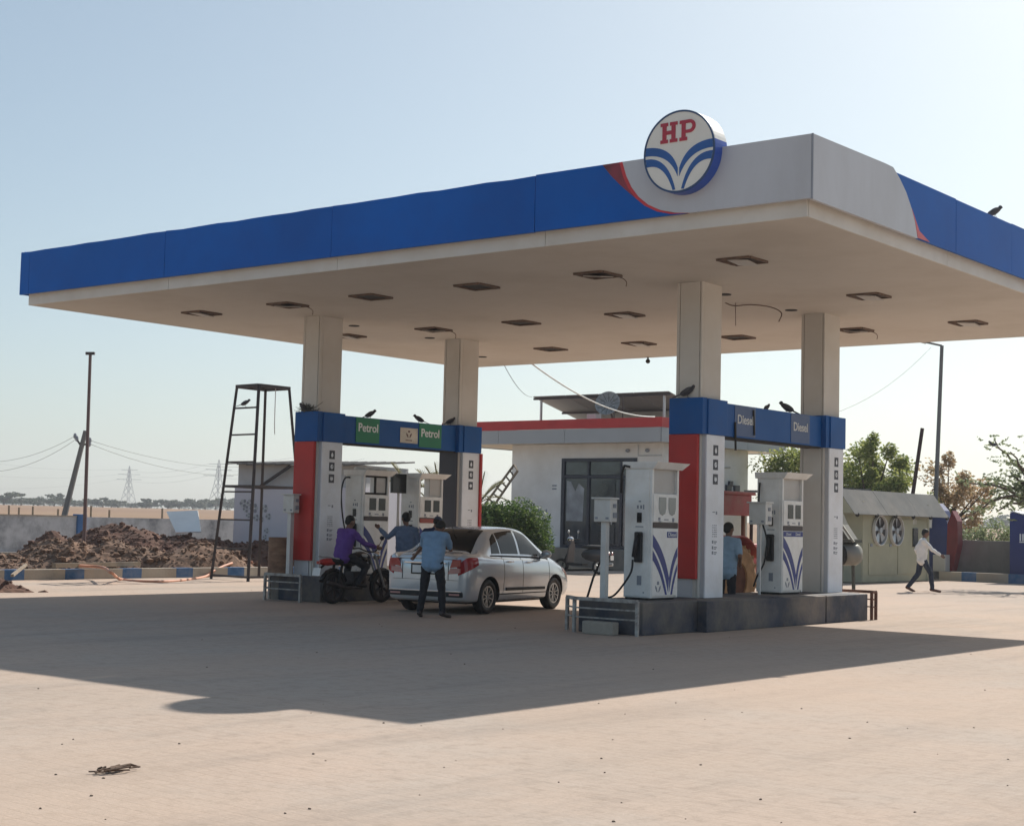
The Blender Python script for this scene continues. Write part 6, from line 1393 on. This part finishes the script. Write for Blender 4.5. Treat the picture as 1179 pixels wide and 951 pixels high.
# nest clump on leftmost column band, stones and litter on the paving
g = MB(); rn = random.Random(4)
for _ in range(60):
    a = Vector((XP-.25+rn.gauss(0, .12), Y1-.04+rn.gauss(0, .02), 3.65+abs(rn.gauss(0, .05)))); d = Vector((rn.gauss(0, 1), rn.gauss(0, .3), rn.gauss(0, .4))).normalized()*.1; g.bar(a-d, a+d, .008)
tag(g.build('bird_nest', M['darkolive'], loc=(XP-.25, Y1-.04, 3.65)), 'untidy twig nest on the blue band of the leftmost column', 'nest')
g = MB(); c = onZ(122, 890); dirx = (onZ(160, 884)-c).normalized()
for i in range(30):
    a = c+dirx*rn.uniform(-.07, .12)+Vector((rn.gauss(0, .03), rn.gauss(0, .03), .01+rn.random()*.02)); g.bar(a, a+dirx*rn.uniform(.03, .12)+Vector((rn.gauss(0, .02), rn.gauss(0, .02), rn.uniform(-.005, .012))), .012, .008)
g.tube([c+dirx*.02+Vector((0, 0, .02)), c+dirx*.2+Vector((0, 0, .03)), onZ(160, 885)+Vector((0, 0, .015))], [.014, .01, .004], 6); 
tag(g.build('dry_husk', mat('dry_husk', (.12, .075, .05), .9, var=.4, scale=20), loc=tuple(c)), 'withered brown husk lying on the paving in the foreground', 'husk')
tag(MB().sph(onZ(897, 721)+Vector((0, 0, .03)), (.1, .06, .05), 8).build('dark_stone', M['rust'], loc=tuple(onZ(897, 721))), 'dark lump lying against the diesel island', 'stone')
g = MB(); rn = random.Random(42); n = 0
while n < 80:
    px = rn.uniform(-20, 1200); py = rn.uniform(675, 960)**1.0; p = onZ(px, py)
    if p.y < -16 or (p-CAM).length < 4: continue
    r_ = rn.uniform(.004, .010)*(1 if rn.random() < .93 else 1.9); o = len(g.v); g.sph(p+Vector((0, 0, r_*.3)), (r_*rn.uniform(.8, 1.6), r_*rn.uniform(.8, 1.4), r_*.7), 6); n += 1
    for k in range(o, len(g.v)): g.v[k] = g.v[k]+Vector((rn.uniform(-1, 1), rn.uniform(-1, 1), 0))*r_*.3
tag(g.build('gravel', mat('grit', (.16, .12, .09), .9, var=.5, scale=3), loc=(0, 0, 0)), 'loose grit and pebbles scattered over the paving', 'gravel', kind='stuff')
# ------------------------------------------------------------------ haze
if HAZE_DENSITY > 0:
    hm = bpy.data.materials.new('haze_air'); hm.use_nodes = True; n_ = hm.node_tree.nodes; 
    for x in list(n_):
        if x.type != 'OUTPUT_MATERIAL': n_.remove(x)
    v_ = n_.new('ShaderNodeVolumePrincipled'); v_.inputs['Color'].default_value = (.86, .90, .97, 1); v_.inputs['Density'].default_value = HAZE_DENSITY; v_.inputs['Anisotropy'].default_value = .3
    hm.node_tree.links.new(v_.outputs[0], n_['Material Output'].inputs['Volume'])
    g = MB().box(-1500, 900, -90, 1600, -1.5, 60); tag(g.build('haze', hm, loc=(0, 0, 0)), 'thin pale haze in the air over the plain', 'haze', kind='stuff')
for o in bpy.data.objects:
    if '_base' in o: del o['_base']
